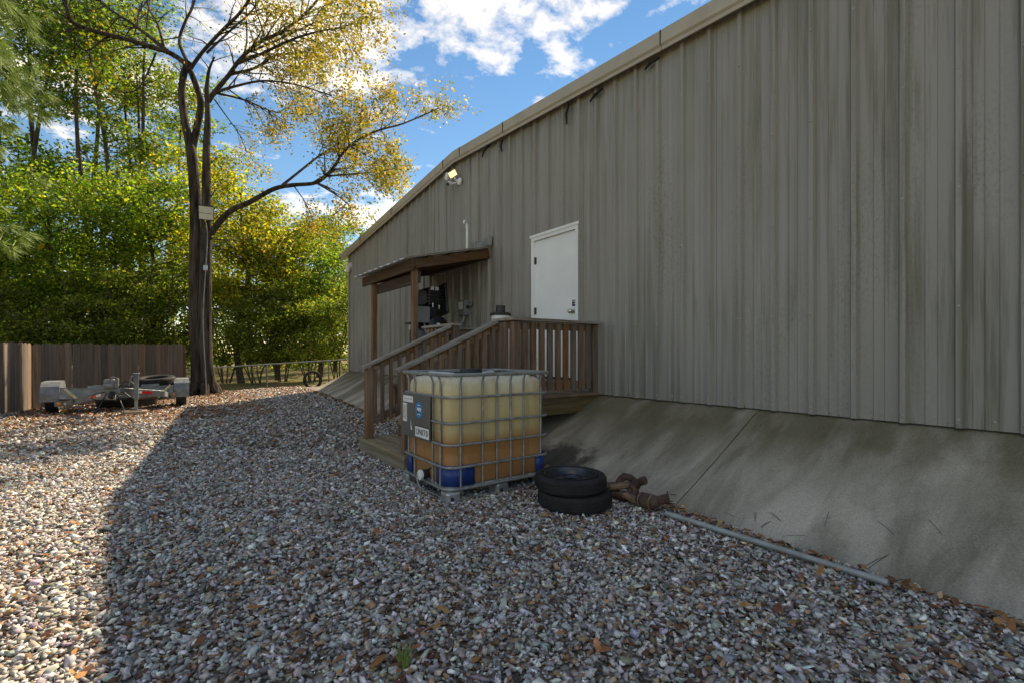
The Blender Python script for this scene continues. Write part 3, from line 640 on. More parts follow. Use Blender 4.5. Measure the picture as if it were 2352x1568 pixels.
for p, q in (((2.0, 3.62), (2.2, 3.85)), ((2.0, 4.2), (2.2, 3.97)), ((2.8, 3.62), (2.5, 3.84)), ((2.8, 4.2), (2.5, 3.98))):
    MB().tube([(p[0], p[1], 1.006), ((p[0]*.8+q[0]*.2), (p[1]*.8+q[1]*.2), 1.026), (q[0], q[1], 1.015)], .02, 8).build('moulded_rib', M['whiteplastic'], bt, True)
cage_top = 1.05
for z, r_ in ((.853, .011), (.642, .011), (.464, .011), (.282, .011), (.105, .013)):
    MB().tube([(x, y, z) for x, y in rr(X0-.004, X1+.004, YA-.004, YB+.004, .10, 6)], r_, 8, closed=True).build('cage_ring', M['cage'], ib, True)
MB().tube([(x, y, cage_top-.012) for x, y in rr(X0-.01, X1+.01, YA-.01, YB+.01, .07, 6)], .016, 8, closed=True).build('top_rail', M['cage'], ib, True)
for x in (1.986, 2.2, 2.346, 2.492, 2.637, 2.831):
    for y in (YA+.015, YB-.015): MB().tube([(x, y, .10), (x, y, .80), (x, y, .98), (x, y-(.02 if y < 4 else -.02), cage_top-.02)], .0095, 8).build('cage_bar', M['cage'], ib, True)
for y in (3.617, 3.76, 4.124, 4.257):
    for x in (X0+.015, X1-.015): MB().tube([(x, y, .10), (x, y, .80), (x, y, .98), (x-(.02 if x < 2.4 else -.02), y, cage_top-.02)], .0095, 8).build('cage_bar', M['cage'], ib, True)
# blue corner guards
for (x0, x1, y0, y1, a0, a1) in ((X0, X1, YA, YB, 180, 270), (X0, X1, YA, YB, 270, 360), (X0, X1, YA, YB, 90, 180), (X0, X1, YA, YB, 0, 90)):
    r = .10; ins = .012
    cx_ = (x0+ins+r) if a0 in (90, 180) else (x1-ins-r); cy_ = (y0+ins+r) if a0 >= 180 else (y1-ins-r)
    arc = [(cx_+r*math.cos(R(a0+90*i/8)), cy_+r*math.sin(R(a0+90*i/8))) for i in range(9)]
    e0 = (-1 if a0 in (90, 180) else 1); f0 = (-1 if a0 >= 180 else 1)
    la, lb = .13, .15
    if a0 == 180: pts = [(arc[0][0], arc[0][1]+la*.9)]+arc+[(arc[-1][0]+lb, arc[-1][1])]
    elif a0 == 270: pts = [(arc[0][0]-lb*.3, arc[0][1])]+arc+[(arc[-1][0], arc[-1][1]+la)]
    elif a0 == 0: pts = [(arc[0][0], arc[0][1]-la)]+arc+[(arc[-1][0]-lb, arc[-1][1])]
    else: pts = [(arc[0][0]+lb, arc[0][1])]+arc+[(arc[-1][0], arc[-1][1]-la*.6)]
    vs = []; k = len(pts)
    for z in (.122, .292): vs += [(p[0], p[1], z) for p in pts]
    o = MB().add(vs, [(i, i+1, k+i+1, k+i) for i in range(k-1)]).build('corner_guard', M['blue'], ib, True); s_ = o.modifiers.new('thick', 'SOLIDIFY'); s_.thickness = .008; s_.offset = 1
# pallet: corner feet, middle feet, lower frame, tray
MB().box(X0+.02, X1-.02, YA+.02, YB-.02, .095, .12).build('pallet_tray', M['galvdull'], ib, bevel=.01)
MB().tube([(x, y, .012) for x, y in rr(X0+.02, X1-.02, YA+.02, YB-.02, .05, 4)], .012, 8, closed=True).build('pallet_frame', M['cage'], ib, True)
for x in (X0+.055, cxm, X1-.055):
    for y in (YA+.055, YB-.055):
        hw = .065
        f_ = MB().box(x-hw, x+hw, y-hw, y+hw, -.012, .092).build('pallet_foot', M['galv'], ib, bevel=.022, seg=2)
        if y < 4: MB().lathe([(.016, 0), (.016, .006), (.003, .007)], (x-.02, y-hw-.0005, .035), 12, (0, -1, 0)).build('foot_hole', M['ink'], f_)
# outlet valve
vl = MB().lathe([(.03, 0), (.03, .10), (.042, .10), (.042, .15), (.003, .15)], (X0+.11, 3.86, .165), 18, (-1, 0, 0)).build('outlet_valve', M['blackplastic'], ib, True)
MB().lathe([(.044, 0), (.044, .022), (.036, .026), (.003, .026)], (X0-.041, 3.86, .165), 18, (-1, 0, 0)).build('valve_cap', M['whiteplastic'], vl, True)
MB().beam((X0+.03, 3.86, .20), (X0+.03, 3.78, .235), .03, .012).build('valve_handle', M['blackplastic'], vl, bevel=.003)
MB().tube([(X0-.01, 4.02, .10), (X0-.02, 3.97, .06), (X0-.02, 3.93, .03), (X0+.0, 3.88, .02)], .011, 8).build('guard_loop', M['cage'], ib, True)
# plate with labels on the short side
PX = X0-.022
pl = MB().box(PX, PX+.003, 3.735, 4.335, .455, .850).build('name_plate', M['plate'], ib, bevel=.001)
for z in (.785, .805, .825): MB().box(PX-.0012, PX-.0002, 3.74, 4.33, z, z+.004).build('embossed_line', M['plate'], pl)
MB().box(PX-.0014, PX-.0003, 4.08, 4.30, .768, .826).build('paper_label', M['label'], pl)
MB().box(PX-.0014, PX-.0003, 4.215, 4.305, .585, .755).build('paper_label', M['label'], pl)
for i in range(5): MB().box(PX-.0022, PX-.0015, 4.226+.016*i, 4.231+.016*i, .60+.01*(i % 2), .74).build('print_line', M['grey'], pl)
MB().box(PX-.0022, PX-.0015, 4.10, 4.27, .795, .80).build('print_line', M['grey'], pl)
sk = MB().lathe([(.072, 0), (.072, .0008), (.001, .0009)], (PX-.0004, 3.955, .715), 36, (-1, 0, 0)).build('round_sticker', M['sticker'], pl)
MB().box(PX-.0022, PX-.0014, 3.912, 3.99, .705, .735).build('sticker_mark', M['label'], sk)
MB().poly([(PX-.003, 3.965, .69), (PX-.003, 3.995, .69), (PX-.003, 3.98, .715)], (.0007, 0, 0)).build('sticker_mark', M['ink'], sk)
MB().box(PX-.003, PX-.0023, 3.92, 3.945, .700, .712).build('sticker_mark', M['redfaded'], sk)
for z in (.672, .754): MB().box(PX-.0022, PX-.0014, 3.925, 3.985, z, z+.006).build('sticker_mark', M['label'], sk)
un = MB().box(PX-.0016, PX-.0004, 3.745, 4.035, .468, .575).build('un_sign', M['ink'], pl)
MB().box(PX-.0028, PX-.0017, 3.753, 4.027, .476, .567).build('sign_face', M['label'], un)
text('UN1170', .074, M['ink'], onface((PX-.0034, 3.89, .5215), (0, -1, 0), (0, 0, 1)), un)
MB().poly([(PX-.002, 4.125, .525), (PX-.002, 4.132, .62), (PX-.002, 4.118, .56), (PX-.002, 4.095, .52)], (.0012, 0, 0)).build('scrape', M['label'], pl)

# ------------------------------------------------------------------ tyres
def tyre_prof(r, w_, hub): # closed section
    return [(hub, -w_*.36), (hub+.02, -w_*.46), (r*.86, -w_*.5), (r*.96, -w_*.44), (r, -w_*.30), (r, w_*.30), (r*.96, w_*.44), (r*.86, w_*.5), (hub+.02, w_*.46), (hub, w_*.36), (hub+.012, 0)]
def make_tyre(name, label, c, r, w_, hub, axis=(0, 0, 1), rim=None, group=None, tread=True):
    t0 = thing(name, label, 'tyre', c, group)
    MB().lathe(tyre_prof(r, w_, hub), c, 44, axis, closed=True).build('tyre', M['rubber'], t0, True)
    ax = Vector(axis).normalized(); q = Vector((0, 0, 1)).rotation_difference(ax).to_matrix()
    if tread:
        m = MB()
        for zt in (-.22, -.07, .08, .23):
            m.lathe([(r-.001, zt*w_-w_*.045), (r+.004, zt*w_-w_*.04), (r+.004, zt*w_+w_*.04), (r-.001, zt*w_+w_*.045)], c, 44, axis, closed=True)
        m.build('tread', M['rubber'], t0, True)
    if rim:
        rm = MB().lathe([(hub+.004, w_*.42), (hub+.004, w_*.47), (hub-.008, w_*.46), (hub-.018, w_*.30), (hub-.03, w_*.10), (hub*.80, w_*.02), (hub*.62, w_*.16), (hub*.40, w_*.17), (hub*.33, w_*.06), (hub*.26, w_*.05), (hub*.25, -w_*.1), (.004, -w_*.12)], c, 40, axis, cap=False).build('wheel', M[rim], t0, True)
        m = []
        for i in range(4):
            a = i*1.571+.3; p = Vector(c)+q @ Vector((hub*.5*math.cos(a), hub*.5*math.sin(a), w_*.168))
            MB().lathe([(.011, 0), (.011, .003), (.002, .004)], p, 8, axis).build('bolt_hole', M['ink'], rm)
        for i in range(8):
            a = i*.785; p = Vector(c)+q @ Vector((hub*.74*math.cos(a), hub*.74*math.sin(a), w_*.075))
            MB().lathe([(.012, 0), (.012, .003), (.002, .004)], p, 8, Vector(ax)+.0*ax).build('vent_hole', M['ink'], rm)
    return t0
make_tyre('worn_tyre', 'lower black tyre of the stack on the gravel beside the tote', (2.685, 2.862, .066), .292, .132, .19)
make_tyre('rimmed_tyre', 'upper black wheel with steel rim topping the tyre stack beside the tote', (2.665, 2.888, .193), .285, .122, .212, rim='rimsteel')
make_tyre('leaning_tyre', 'bare tyre standing upright against the chain-link fence near the far slope', (4.12, 17.28, .33), .31, .15, .235, (.10, -1, .12), tread=False)
make_tyre('dark_tyre', 'black tyre standing upright between the fence end and the tree trunk', (.63, 16.9, .27), .30, .16, .19, (.75, -.65, .0), tread=False)

# ------------------------------------------------------------------ scrap exhaust parts and pipe at the foot of the slope
def gp(x, y, z): return (x, y, z)
e1 = thing('exhaust_manifold', 'rusty exhaust manifold with pale heat shield beside the stacked tyres', 'exhaust manifold', (3.12, 2.78, 0))
MB().tube([(3.03, 2.98, .05), (3.10, 2.92, .075), (3.17, 2.86, .09)], [.05, .055, .045], 10).build('flange_end', M['rust'], e1, True)
MB(Matrix.Translation((3.17, 2.84, .10)) @ Matrix.Rotation(R(-38), 4, 'Z') @ Matrix.Rotation(R(-6), 4, 'Y')).box(-.11, .11, -.045, .045, -.028, .028).build('heat_shield', M['rustlight'], e1, bevel=.014, seg=2)
MB().tube([(3.20, 2.90, .09), (3.235, 2.88, .15), (3.26, 2.86, .175), (3.30, 2.82, .165), (3.33, 2.78, .13)], [.035, .038, .04, .036, .034], 10).build('runner', M['rust'], e1, True)
MB().tube([(3.22, 2.80, .10), (3.25, 2.74, .12), (3.26, 2.68, .11)], .035, 10).build('runner', M['rust'], e1, True)
e2 = thing('exhaust_downpipe', 'rusty exhaust with round catalytic converter at the end of the steel pipe', 'exhaust pipe', (3.05, 2.5, 0))
MB().tube([(3.03, 2.80, .045), (3.04, 2.72, .05), (3.05, 2.66, .055)], [.03, .04, .045], 10).build('inlet', M['rust'], e2, True)
MB(Matrix.Translation((3.045, 2.575, .062)) @ Matrix.Rotation(R(-88), 4, 'Z') @ Matrix.Rotation(R(8), 4, 'Y')).box(-.10, .10, -.04, .04, -.022, .022).build('heat_shield', M['rustlight'], e2, bevel=.01, seg=2)
MB().tube([(3.10, 2.66, .05), (3.13, 2.64, .12), (3.15, 2.62, .16), (3.15, 2.565, .205), (3.16, 2.52, .225)], [.034, .036, .036, .038, .040], 12).build('elbow', M['rust'], e2, True)
MB().tube([(3.08, 2.60, .05), (3.12, 2.60, .10), (3.13, 2.65, .15)], .036, 10).build('elbow', M['rust'], e2, True)
MB().tube([(3.035, 2.50, .07), (3.035, 2.47, .075), (3.04, 2.43, .08), (3.045, 2.37, .08), (3.06, 2.33, .09), (3.075, 2.305, .10)], [.042, .058, .070, .070, .058, .044], 16).build('converter', M['rust'], e2, True)
for zc_, rr_ in ((2.462, .064), (2.345, .064)): MB().lathe([(rr_, -.006), (rr_+.006, -.004), (rr_+.006, .004), (rr_, .006)], (3.039, zc_, .077), 20, (.05, -1, .05), closed=True).build('seam_band', M['rustlight'], e2, True)
MB().tube([(3.075, 2.31, .10), (3.105, 2.275, .115), (3.13, 2.245, .125)], .042, 12).build('outlet', M['rust'], e2, True)
MB().lathe([(.062, 0), (.062, .012)], (3.13, 2.245, .125), 6, (.6, -.75, .2)).build('flange', M['rust'], e2)
for dx in ((.04, .03), (-.035, -.02), (.0, -.045)): MB().tube([(3.135+dx[0]*.6, 2.24, .125+dx[1]), (3.16+dx[0]*.6, 2.20, .13+dx[1])], .005, 6).build('stud', M['rust'], e2)
for e_ in (e1, e2):
    for c_ in e_.children: c_.data.transform(Matrix.Translation((3.12, 2.62, 0)) @ Matrix.Scale(.86, 4) @ Matrix.Translation((-3.12, -2.62, 0)))
o = MB().lathe([(.016, 0), (.019, 0), (.019, 1.36), (.016, 1.36)], (3.04, 2.25, .024), 14, (.006, -1, 0), closed=True).build('steel_pipe', M['galvdull'], None, True)
tag(o, 'long galvanised steel pipe lying at the foot of the concrete slope', 'pipe')

# ------------------------------------------------------------------ timber fence
def fence(name, label, p, q, zb0, zb1, h0, h1, step):
    p, q = Vector(p), Vector(q); d = (q-p); Ln = d.length; d.normalize(); nrm = Vector((-d.y, d.x, 0))
    f = thing(name, label, 'fence', (p.x, p.y, zb0)); n = int(Ln/step); ang = math.atan2(d.y, d.x)
    base = None
    for i in range(n):
        c = p+d*(step*(i+.5)); tt = (i+.5)/n; z0 = zb0+(zb1-zb0)*tt; h = h0+(h1-h0)*tt
        if base is None:
            wv = step*.472
            b = MB().poly([(-wv, -.009, 0), (wv, -.009, 0), (wv, -.009, .972), (wv-.03, -.009, 1), (-wv+.03, -.009, 1), (-wv, -.009, .972)], (0, .018, 0)).build('picket', M['fence'], f); base = b.data; bpy.data.objects.remove(b)
        o = put('picket', base, f, tuple(c+nrm*random.uniform(-.004, .004))[:2]+(z0-.03,)); o.scale = (1, 1, h*random.uniform(.985, 1.012)); o.rotation_euler = (0, random.uniform(-.006, .006), ang)
    for k in (.25, .85):
        a = p+nrm*.04; b = q+nrm*.04
        MB().beam((a.x, a.y, zb0+h0*k), (b.x, b.y, zb1+h1*k), .038, .085).build('rail', M['wX'], f)
    for tt in (0.01, .5, .99):
        c = p+d*Ln*tt+nrm*.105; z0 = zb0+(zb1-zb0)*tt; h = h0+(h1-h0)*tt
        MB().box(c.x-.045, c.x+.045, c.y-.045, c.y+.045, z0-.1, z0+h*.95).build('fence_post', M['wZ'], f)
fence('picket_fence', 'weathered brown picket fence running behind the tow dolly', (-2.32, 14.74, 0), (.57, 16.56, 0), -.05, .0, 1.52, 1.51, .1425)
fence('picket_fence', 'sunlit picket fence run at the left edge of the yard', (-4.59, 7.03, 0), (-2.33, 14.70, 0), -.05, -.05, 1.53, 1.53, .1425)

# ------------------------------------------------------------------ chain-link fence
cf = thing('chain_link_fence', 'low grey chain-link fence between the tree and the building', 'fence', (3, 17.5, 0))
CA, CB = Vector((.6, 17.5, .74)), Vector((6.6, 17.62, 1.08))
MB().tube([CA, CA.lerp(CB, .5), CB], .02, 8).build('top_rail', M['dolly'], cf, True)
for tt in (.02, .36, .69, .97):
    c = CA.lerp(CB, tt); MB().tube([(c.x, c.y+.03, -.35), (c.x, c.y+.03, c.z+.03)], .026, 8).build('fence_post', M['dolly'], cf, True)
V = []; F = []
pitch = .075; Lc = 6.0; Hc = .98
def wire(a, b):
    a, b = Vector(a), Vector(b); d = (b-a).normalized(); u = Vector((0, 1, 0)); s_ = d.cross(u).normalized()*.0022; u = u*.0022; o_ = len(V)
    for c in (a, b): V.extend([c+s_, c-s_*.5+u*.8, c-s_*.5-u*.8])
    F.extend([(o_, o_+1, o_+4, o_+3), (o_+1, o_+2, o_+5, o_+4), (o_+2, o_, o_+3, o_+5)])
def cpt(s_, h): c = CA.lerp(CB, s_/Lc); return (c.x, c.y-.025, c.z-Hc+h)
for i in range(int(Lc/pitch)):
    s0 = i*pitch
    for dr_ in (1, -1):
        hh = 0; s1 = s0
        e_ = s0+dr_*Hc*.9
        lim = Hc if 0 <= e_ <= Lc else ((Lc-s0) if dr_ > 0 else s0)/.9
        wire(cpt(s0, 0), cpt(s0+dr_*lim*.9, lim))
npmesh('mesh_wire', np.array([tuple(v) for v in V]), np.array(F), M['wire'], cf)

# ------------------------------------------------------------------ tow dolly
td = thing('tow_dolly', 'galvanised car tow dolly with raised tongue parked before the picket fence', 'trailer', (-.8, 13, 0))
AX = 13.55
for sx, xc in ((-1, -1.83), (1, .34)):
    zc = .285; c = (xc, AX, zc)
    wh = MB().lathe(tyre_prof(.285, .19, .17), c, 36, (1, 0, 0), closed=True).build('wheel', M['rubber'], td, True)
    MB().lathe([(.17, -.05), (.17, .06), (.12, .02), (.05, .05), (.003, .05)], c, 24, (sx, 0, 0)).build('rim', M['dolly'], wh, True)
    # fender: an arch over the wheel with an inner wall
    prf = [(-.42, .26), (-.42, .42), (-.36, .56), (-.25, .645), (.25, .655), (.38, .57), (.44, .42), (.44, .30)]
    fm_ = MB(); x0, x1 = xc-.14, xc+.14
    outer = [(y, z) for y, z in prf]; inner = [(y*.97, z-.012) for y, z in prf]
    vs = [(x0, AX+y, z) for y, z in outer]+[(x1, AX+y, z) for y, z in outer]+[(x0, AX+y, z) for y, z in inner]+[(x1, AX+y, z) for y, z in inner]
    k = len(prf); fs = []
    for i in range(k-1): fs += [(i, i+1, k+i+1, k+i), (2*k+i, 3*k+i, 3*k+i+1, 2*k+i+1), (i, 2*k+i, 2*k+i+1, i+1), (k+i, k+i+1, 3*k+i+1, 3*k+i)]
    fs += [(0, k, 3*k, 2*k), (k-1, 3*k-1, 4*k-1, 2*k-1)]
    fd_ = fm_.add(vs, fs).build('fender', M['dolly'], td)
    xi = x1 if sx < 0 else x0
    MB().poly([(xi, AX+y, z) for y, z in prf], (.004 if sx < 0 else -.004, 0, 0)).build('fender_skirt', M['dolly'], fd_)
    # wheel tray with its raised front ramp
    tx0, tx1 = (-1.66, -.80) if sx < 0 else (-.52, .18)
    tl = .05 if sx < 0 else 0
    tm = Matrix.Translation(((tx0+tx1)/2, 13.22, .36)) @ Matrix.Rotation(R(4 if sx < 0 else -2), 4, 'Y') @ Matrix.Rotation(R(-7), 4, 'X')
    hw = (tx1-tx0)/2
    tr = MB(tm).box(-hw, hw, -.31, -.30, -.10, .10).box(-hw, hw, .40, .41, -.10, .04).box(-hw, -hw+.01, -.30, .40, -.10, .08).box(hw-.01, hw, -.30, .40, -.10, .08).box(-hw, hw, -.30, .40, -.105, -.095).build('wheel_tray', M['dolly'], td)
    MB(tm).box(-hw-.02, hw+.02, -.335, -.285, .10, .122).build('tray_lip', M['dolly'], tr)
    MB(tm).box(-hw*.55, hw*.55, -.325, -.312, -.005, .012).box(-hw*.55, hw*.55, -.325, -.312, -.06, -.045).build('tray_rib', M['dolly'], tr)
    MB(tm).box(-hw*.3-.1*sx, hw*.6-.1*sx, -.20, -.16, .122, .18).build('stop_bar', M['dolly'], tr)
    xo = -1.50 if sx < 0 else .05
    MB().tube([(xo-.08*sx*-1 if sx < 0 else xo+.08, 12.93, .53), (xo+.0, 12.88, .44), (xo+.10*-sx, 12.86, .33), (xo+.13*-sx, 12.86, .27)], .028, 6).build('tie_strap', M['strap'], td)
    MB().box(xo+.10*-sx-.05, xo+.10*-sx+.05, 12.84, 12.90, .24, .31).build('ratchet', M['blacksteel'], td, bevel=.006)
    la = xc+.16*-sx
    lp = MB().box(la-.07, la+.07, 13.02, 13.05, .17 if sx < 0 else .26, .27 if sx < 0 else .36).build('light_bracket', M['dolly'], td)
    MB().lathe([(.04, 0), (.036, .02), (.003, .026)], (la, 13.02, .22 if sx < 0 else .31), 14, (0, -1, 0)).build('amber_light', M['amber'], lp, True)
    MB().lathe([(.03, 0), (.03, .02), (.003, .026)], (la+.1*-sx, 13.02, .22 if sx < 0 else .31), 14, (0, -1, 0)).build('clear_lamp', M['label'], td, True)
MB().beam((-1.74, AX, .285), (.25, AX, .285), .06, .06).build('axle', M['dolly'], td)
AP = Vector((-.62, 12.12, .50))
lr = MB().beam((-1.55, 13.02, .22), (-.78, 12.22, .47), .06, .12).build('frame_rail', M['dolly'], td, bevel=.006)
rl = MB().beam((-.68, 12.14, .49), (.0, 12.62, .37), .06, .13).build('frame_rail', M['dolly'], td, bevel=.006)
MB().beam((.0, 12.625, .37), (.12, 13.1, .29), .06, .11).build('frame_rail', M['dolly'], td, bevel=.006)
def tape(p, q, a, b, m, par):
    p, q = Vector(p), Vector(q); d = (q-p).normalized(); nrm = Vector((d.y, -d.x, 0)).normalized()*.0325
    MB().beam(p.lerp(q, a)+nrm, p.lerp(q, b)+nrm, .004, .05).build('reflector_tape', M[m], par)
tape((-1.55, 13.02, .22), (-.78, 12.22, .47), .52, .66, 'redfaded', lr); tape((-1.55, 13.02, .22), (-.78, 12.22, .47), .665, .76, 'label', lr)
tape((-.68, 12.14, .49), (.0, 12.62, .37), .36, .46, 'label', rl); tape((-.68, 12.14, .49), (.0, 12.62, .37), .465, .70, 'red', rl)
MB().beam((-.80, 12.20, .47), (-.64, 12.06, .50), .14, .10).build('tongue_plate', M['dolly'], td, bevel=.01)
wn_ = MB().box(-.93, -.76, 12.10, 12.26, .53, .72).build('winch', M['dolly'], td, bevel=.012)
MB().lathe([(.05, 0), (.05, .14)], (-.92, 12.09, .60), 16, (1, 0, 0)).build('winch_drum', M['dolly'], wn_, True)
MB().tube([(-.84, 12.08, .66), (-.82, 12.02, .72), (-.80, 12.0, .76), (-.74, 12.0, .76)], .014, 8).build('winch_handle', M['dolly'], wn_, True)
MB().box(-.73, -.70, 12.05, 12.2, .55, .74).build('winch_cheek', M['dolly'], wn_)
MB().tube([(-.80, 12.06, .45), (-.80, 11.98, .42), (-.80, 11.92, .38)], [.05, .055, .04], 10).build('coupler', M['blacksteel'], td, True)
jk = MB().box(-.475, -.395, 12.17, 12.25, .30, .80).build('jack_post', M['dolly'], td, bevel=.008)
MB().box(-.462, -.408, 12.183, 12.237, .095, .31).build('jack_inner', M['dolly'], jk, bevel=.004)
MB().box(-.49, -.38, 12.155, 12.265, .80, .83).build('jack_cap', M['dolly'], jk, bevel=.006)
MB().tube([(-.45, 12.17, .77), (-.50, 12.12, .77), (-.53, 12.10, .70), (-.54, 12.1, .58)], .011, 8).build('jack_crank', M['dolly'], jk, True)
MB().box(-.53, -.34, 12.12, 12.30, .082, .095).build('jack_foot', M['dolly'], jk)
for pts in ([(-.74, 12.08, .45), (-.68, 12.0, .34), (-.62, 11.96, .16), (-.60, 11.92, .03), (-.55, 11.9, .02)], [(-.88, 12.1, .46), (-.93, 12.02, .33), (-1.02, 11.95, .12), (-1.08, 11.9, .02)], [(-.9, 12.1, .48), (-1.06, 12.04, .45), (-1.1, 12.0, .38), (-1.0, 11.98, .33), (-.88, 12.02, .36)], [(-.72, 12.06, .48), (-.60, 12.0, .46), (-.52, 12.0, .38), (-.62, 11.98, .33), (-.7, 12.02, .36)], [(-.70, 12.1, .56), (-.62, 12.08, .66), (-.52, 12.06, .68), (-.47, 12.08, .62)]):
    MB().tube(pts, .010, 6).build('safety_cable', M['blackplastic'], td, True)
o = MB().box(-.66, -.26, 12.03, 12.36, -.01, .08).build('wood_block', M['block'], None, bevel=.004); tag(o, 'short wooden block under the tow dolly jack', 'wood block')
make_tyre('truck_tyre', 'large worn tyre lying flat on the right side of the tow dolly', (-.14, 13.45, .60), .38, .20, .22, (-.06, -.1, 1), tread=True)
tb = thing('black_tub', 'low round black plastic tub between the tow dolly trays', 'tub', (-.66, 14.08, 0))
for nm, cx_, cy_, rx in (('tub_body', -.66, 14.08, .60),):
    MB().lathe([(rx*.86, 0), (rx*.9, .02), (rx, .46), (rx+.025, .465), (rx+.03, .50), (rx+.01, .51), (rx-.02, .50), (rx-.10, .04), (.003, .035)], (cx_, cy_, .0), 36, ry=.6).build(nm, M['blackplastic'], tb, True)

# ------------------------------------------------------------------ trees
def limb(m, pts, r0, r1, n=8):
    # smooth a polyline (Catmull-Rom) and sweep it
    P_ = [Vector(p) for p in pts]; o_ = []
    for i in range(len(P_)-1):
        a, b, c, d = P_[max(i-1, 0)], P_[i], P_[i+1], P_[min(i+2, len(P_)-1)]
        for k in range(4):
            t_ = k/4; o_.append(.5*((2*b)+(c-a)*t_+(2*a-5*b+4*c-d)*t_*t_+(3*b-a-3*c+d)*t_**3))
    o_.append(P_[-1]); K = len(o_)
    rs = [(r0+(r1-r0)*(i/(K-1))**.8)*random.uniform(.95, 1.05) for i in range(K)]
    m.tube(o_, rs, n); return o_, rs
def twigs(m, path, rs, tips, n, ln, up=.2, lvl=2, start=.25, bias=None):
    K = len(path)
    for _ in range(n):
        i = int(K*random.uniform(start, .99)); i = min(i, K-2); p = path[i]; d = (path[i+1]-path[max(0, i-1)]).normalized()
        v = Vector((random.gauss(0, 1), random.gauss(0, 1), random.gauss(0, .8))); v = (v-d*v.dot(d)).normalized()
        dr_ = (d*random.uniform(.4, 1.1)+v*random.uniform(.5, 1.0)+Vector((0, 0, up*random.uniform(-.5, 1.3))))
        if bias: dr_ += bias
        dr_.normalize(); l_ = ln*random.uniform(.55, 1.25); r0 = min(rs[i]*.55, .012+.012*l_)
        pts = [p]; q = dr_.copy()
        for k in range(4):
            q = (q+Vector((random.gauss(0, .14), random.gauss(0, .14), random.gauss(-.03, .12)))).normalized(); pts.append(pts[-1]+q*l_/4)
        m.tube(pts, [r0*(1-.2*k) for k in range(5)], 5 if r0 > .012 else 3, cap=False)
        for k in (2, 3, 4): tips.append(pts[k])
        if lvl > 1: twigs(m, pts, [r0*(1-.2*k) for k in range(5)], tips, 3, ln*.5, up*.6, lvl-1, .3)

# the big tree by the gravel edge
ht = thing('large_tree', 'tall twin-stemmed tree with sparse golden leaves at the edge of the gravel', 'tree', (.92, 16.1, .05))
ZT = 13.6
def zq(x, y, dz=0): return at(x*.4883, y*.4883, ZT+dz)
tm_ = MB(); tips = []; mains = []
def big(pts, r0, r1, n=10, nt_=10, ln=1.0, bias=None, start=.3, up=.15, lvl=2):
    f_ = 1 if n >= 12 else .74
    p, r = limb(tm_, pts, r0*f_, r1*f_, n)
    if nt_: twigs(tm_, p, r, tips, int(nt_*1.5), ln, up, lvl, start, bias)
    mains.append((p, r)); return p
b0 = at(470, 909, 13.6)
big([b0+Vector((-.10, .05, -.15)), zq(938, 1700), zq(925, 1450), zq(925, 1150), zq(922, 960), zq(905, 760), zq(895, 690)], .24, .115, 14, 0)
big([b0+Vector((.14, 0, -.15)), zq(968, 1700, -.1), zq(966, 1400, -.12), zq(972, 1120, -.1), zq(972, 900, -.1), zq(972, 700), zq(978, 560), zq(974, 420), zq(985, 330), zq(1010, 270)], .215, .02, 14, 8, .7)
for a in range(7):       # root flare
    an = a*.9+.2; tm_.tube([b0+Vector((math.cos(an)*.22, math.sin(an)*.22, .35)), b0+Vector((math.cos(an)*.36, math.sin(an)*.36, .07)), b0+Vector((math.cos(an)*.62, math.sin(an)*.62, -.1))], [.12, .11, .03], 8)
big([zq(900, 720), zq(880, 620), zq(862, 520), zq(855, 430), zq(868, 340), zq(890, 290)], .11, .08, 12, 2, .6)
big([zq(905, 700, .1), zq(928, 600, .1), zq(946, 490, .1), zq(925, 410, .1), zq(880, 310, .1), zq(800, 252, 0), zq(740, 232, -.2), zq(600, 188, -.6), zq(480, 158, -1.0), zq(350, 112, -1.3), zq(318, 50, -1.5), zq(302, -40, -1.7)], .14, .05, 10, 12, 1.0, start=.55)
big([zq(800, 252), zq(700, 172, .4), zq(620, 112, .8), zq(520, 48, 1.1), zq(440, -20, 1.4)], .085, .035, 8, 10, 1.0)
big([zq(640, 195, -.3), zq(520, 172, -.8), zq(410, 242, -1.2), zq(350, 190, -1.4)], .05, .015, 6, 5, .6)
big([zq(410, 242, -1.2), zq(432, 300, -1.2), zq(452, 375, -1.3)], .03, .01, 6, 5, .5, up=-.3)
big([zq(735, 250, -.2), zq(660, 410, -.4), zq(580, 440, -.5)], .04, .012, 6, 6, .6, up=-.3)
big([zq(885, 300), zq(845, 200, .3), zq(870, 110, .5), zq(905, 40, .7), zq(930, -50, .9)], .07, .035, 8, 8, .9)
big([zq(650, 135, .6), zq(655, 60, .9), zq(690, -30, 1.2)], .045, .02, 8, 5, .8)
big([zq(770, 215, .2), zq(740, 110, .5), zq(700, 40, .5), zq(690, -40, .5)], .05, .025, 8, 6, .8)
big([zq(900, 320), zq(955, 245, -.3), zq(1050, 142, -.8), zq(1130, 62, -1.2), zq(1200, -40, -1.6)], .075, .04, 8, 12, 1.1)
big([zq(975, 250, -.3), zq(1080, 150, .3), zq(1180, 60, .8), zq(1240, -30, 1.0)], .05, .025, 8, 10, 1.0)
big([zq(985, 470), zq(1015, 430, -.1), zq(1080, 352, -.3), zq(1130, 282, -.5), zq(1220, 202, -.7), zq(1330, 150, -1.0), zq(1440, 62, -1.3), zq(1520, -30, -1.5)], .10, .035, 8, 18, 1.2)
big([zq(1080, 352, -.3), zq(1200, 322, .2), zq(1300, 262, .7), zq(1400, 258, 1.1), zq(1520, 290, 1.5)], .065, .02, 8, 18, 1.1)
big([zq(1120, 300, -.5), zq(1230, 255, -1.0), zq(1370, 190, -1.7), zq(1500, 150, -2.2), zq(1620, 130, -2.6)], .06, .02, 8, 18, 1.2)
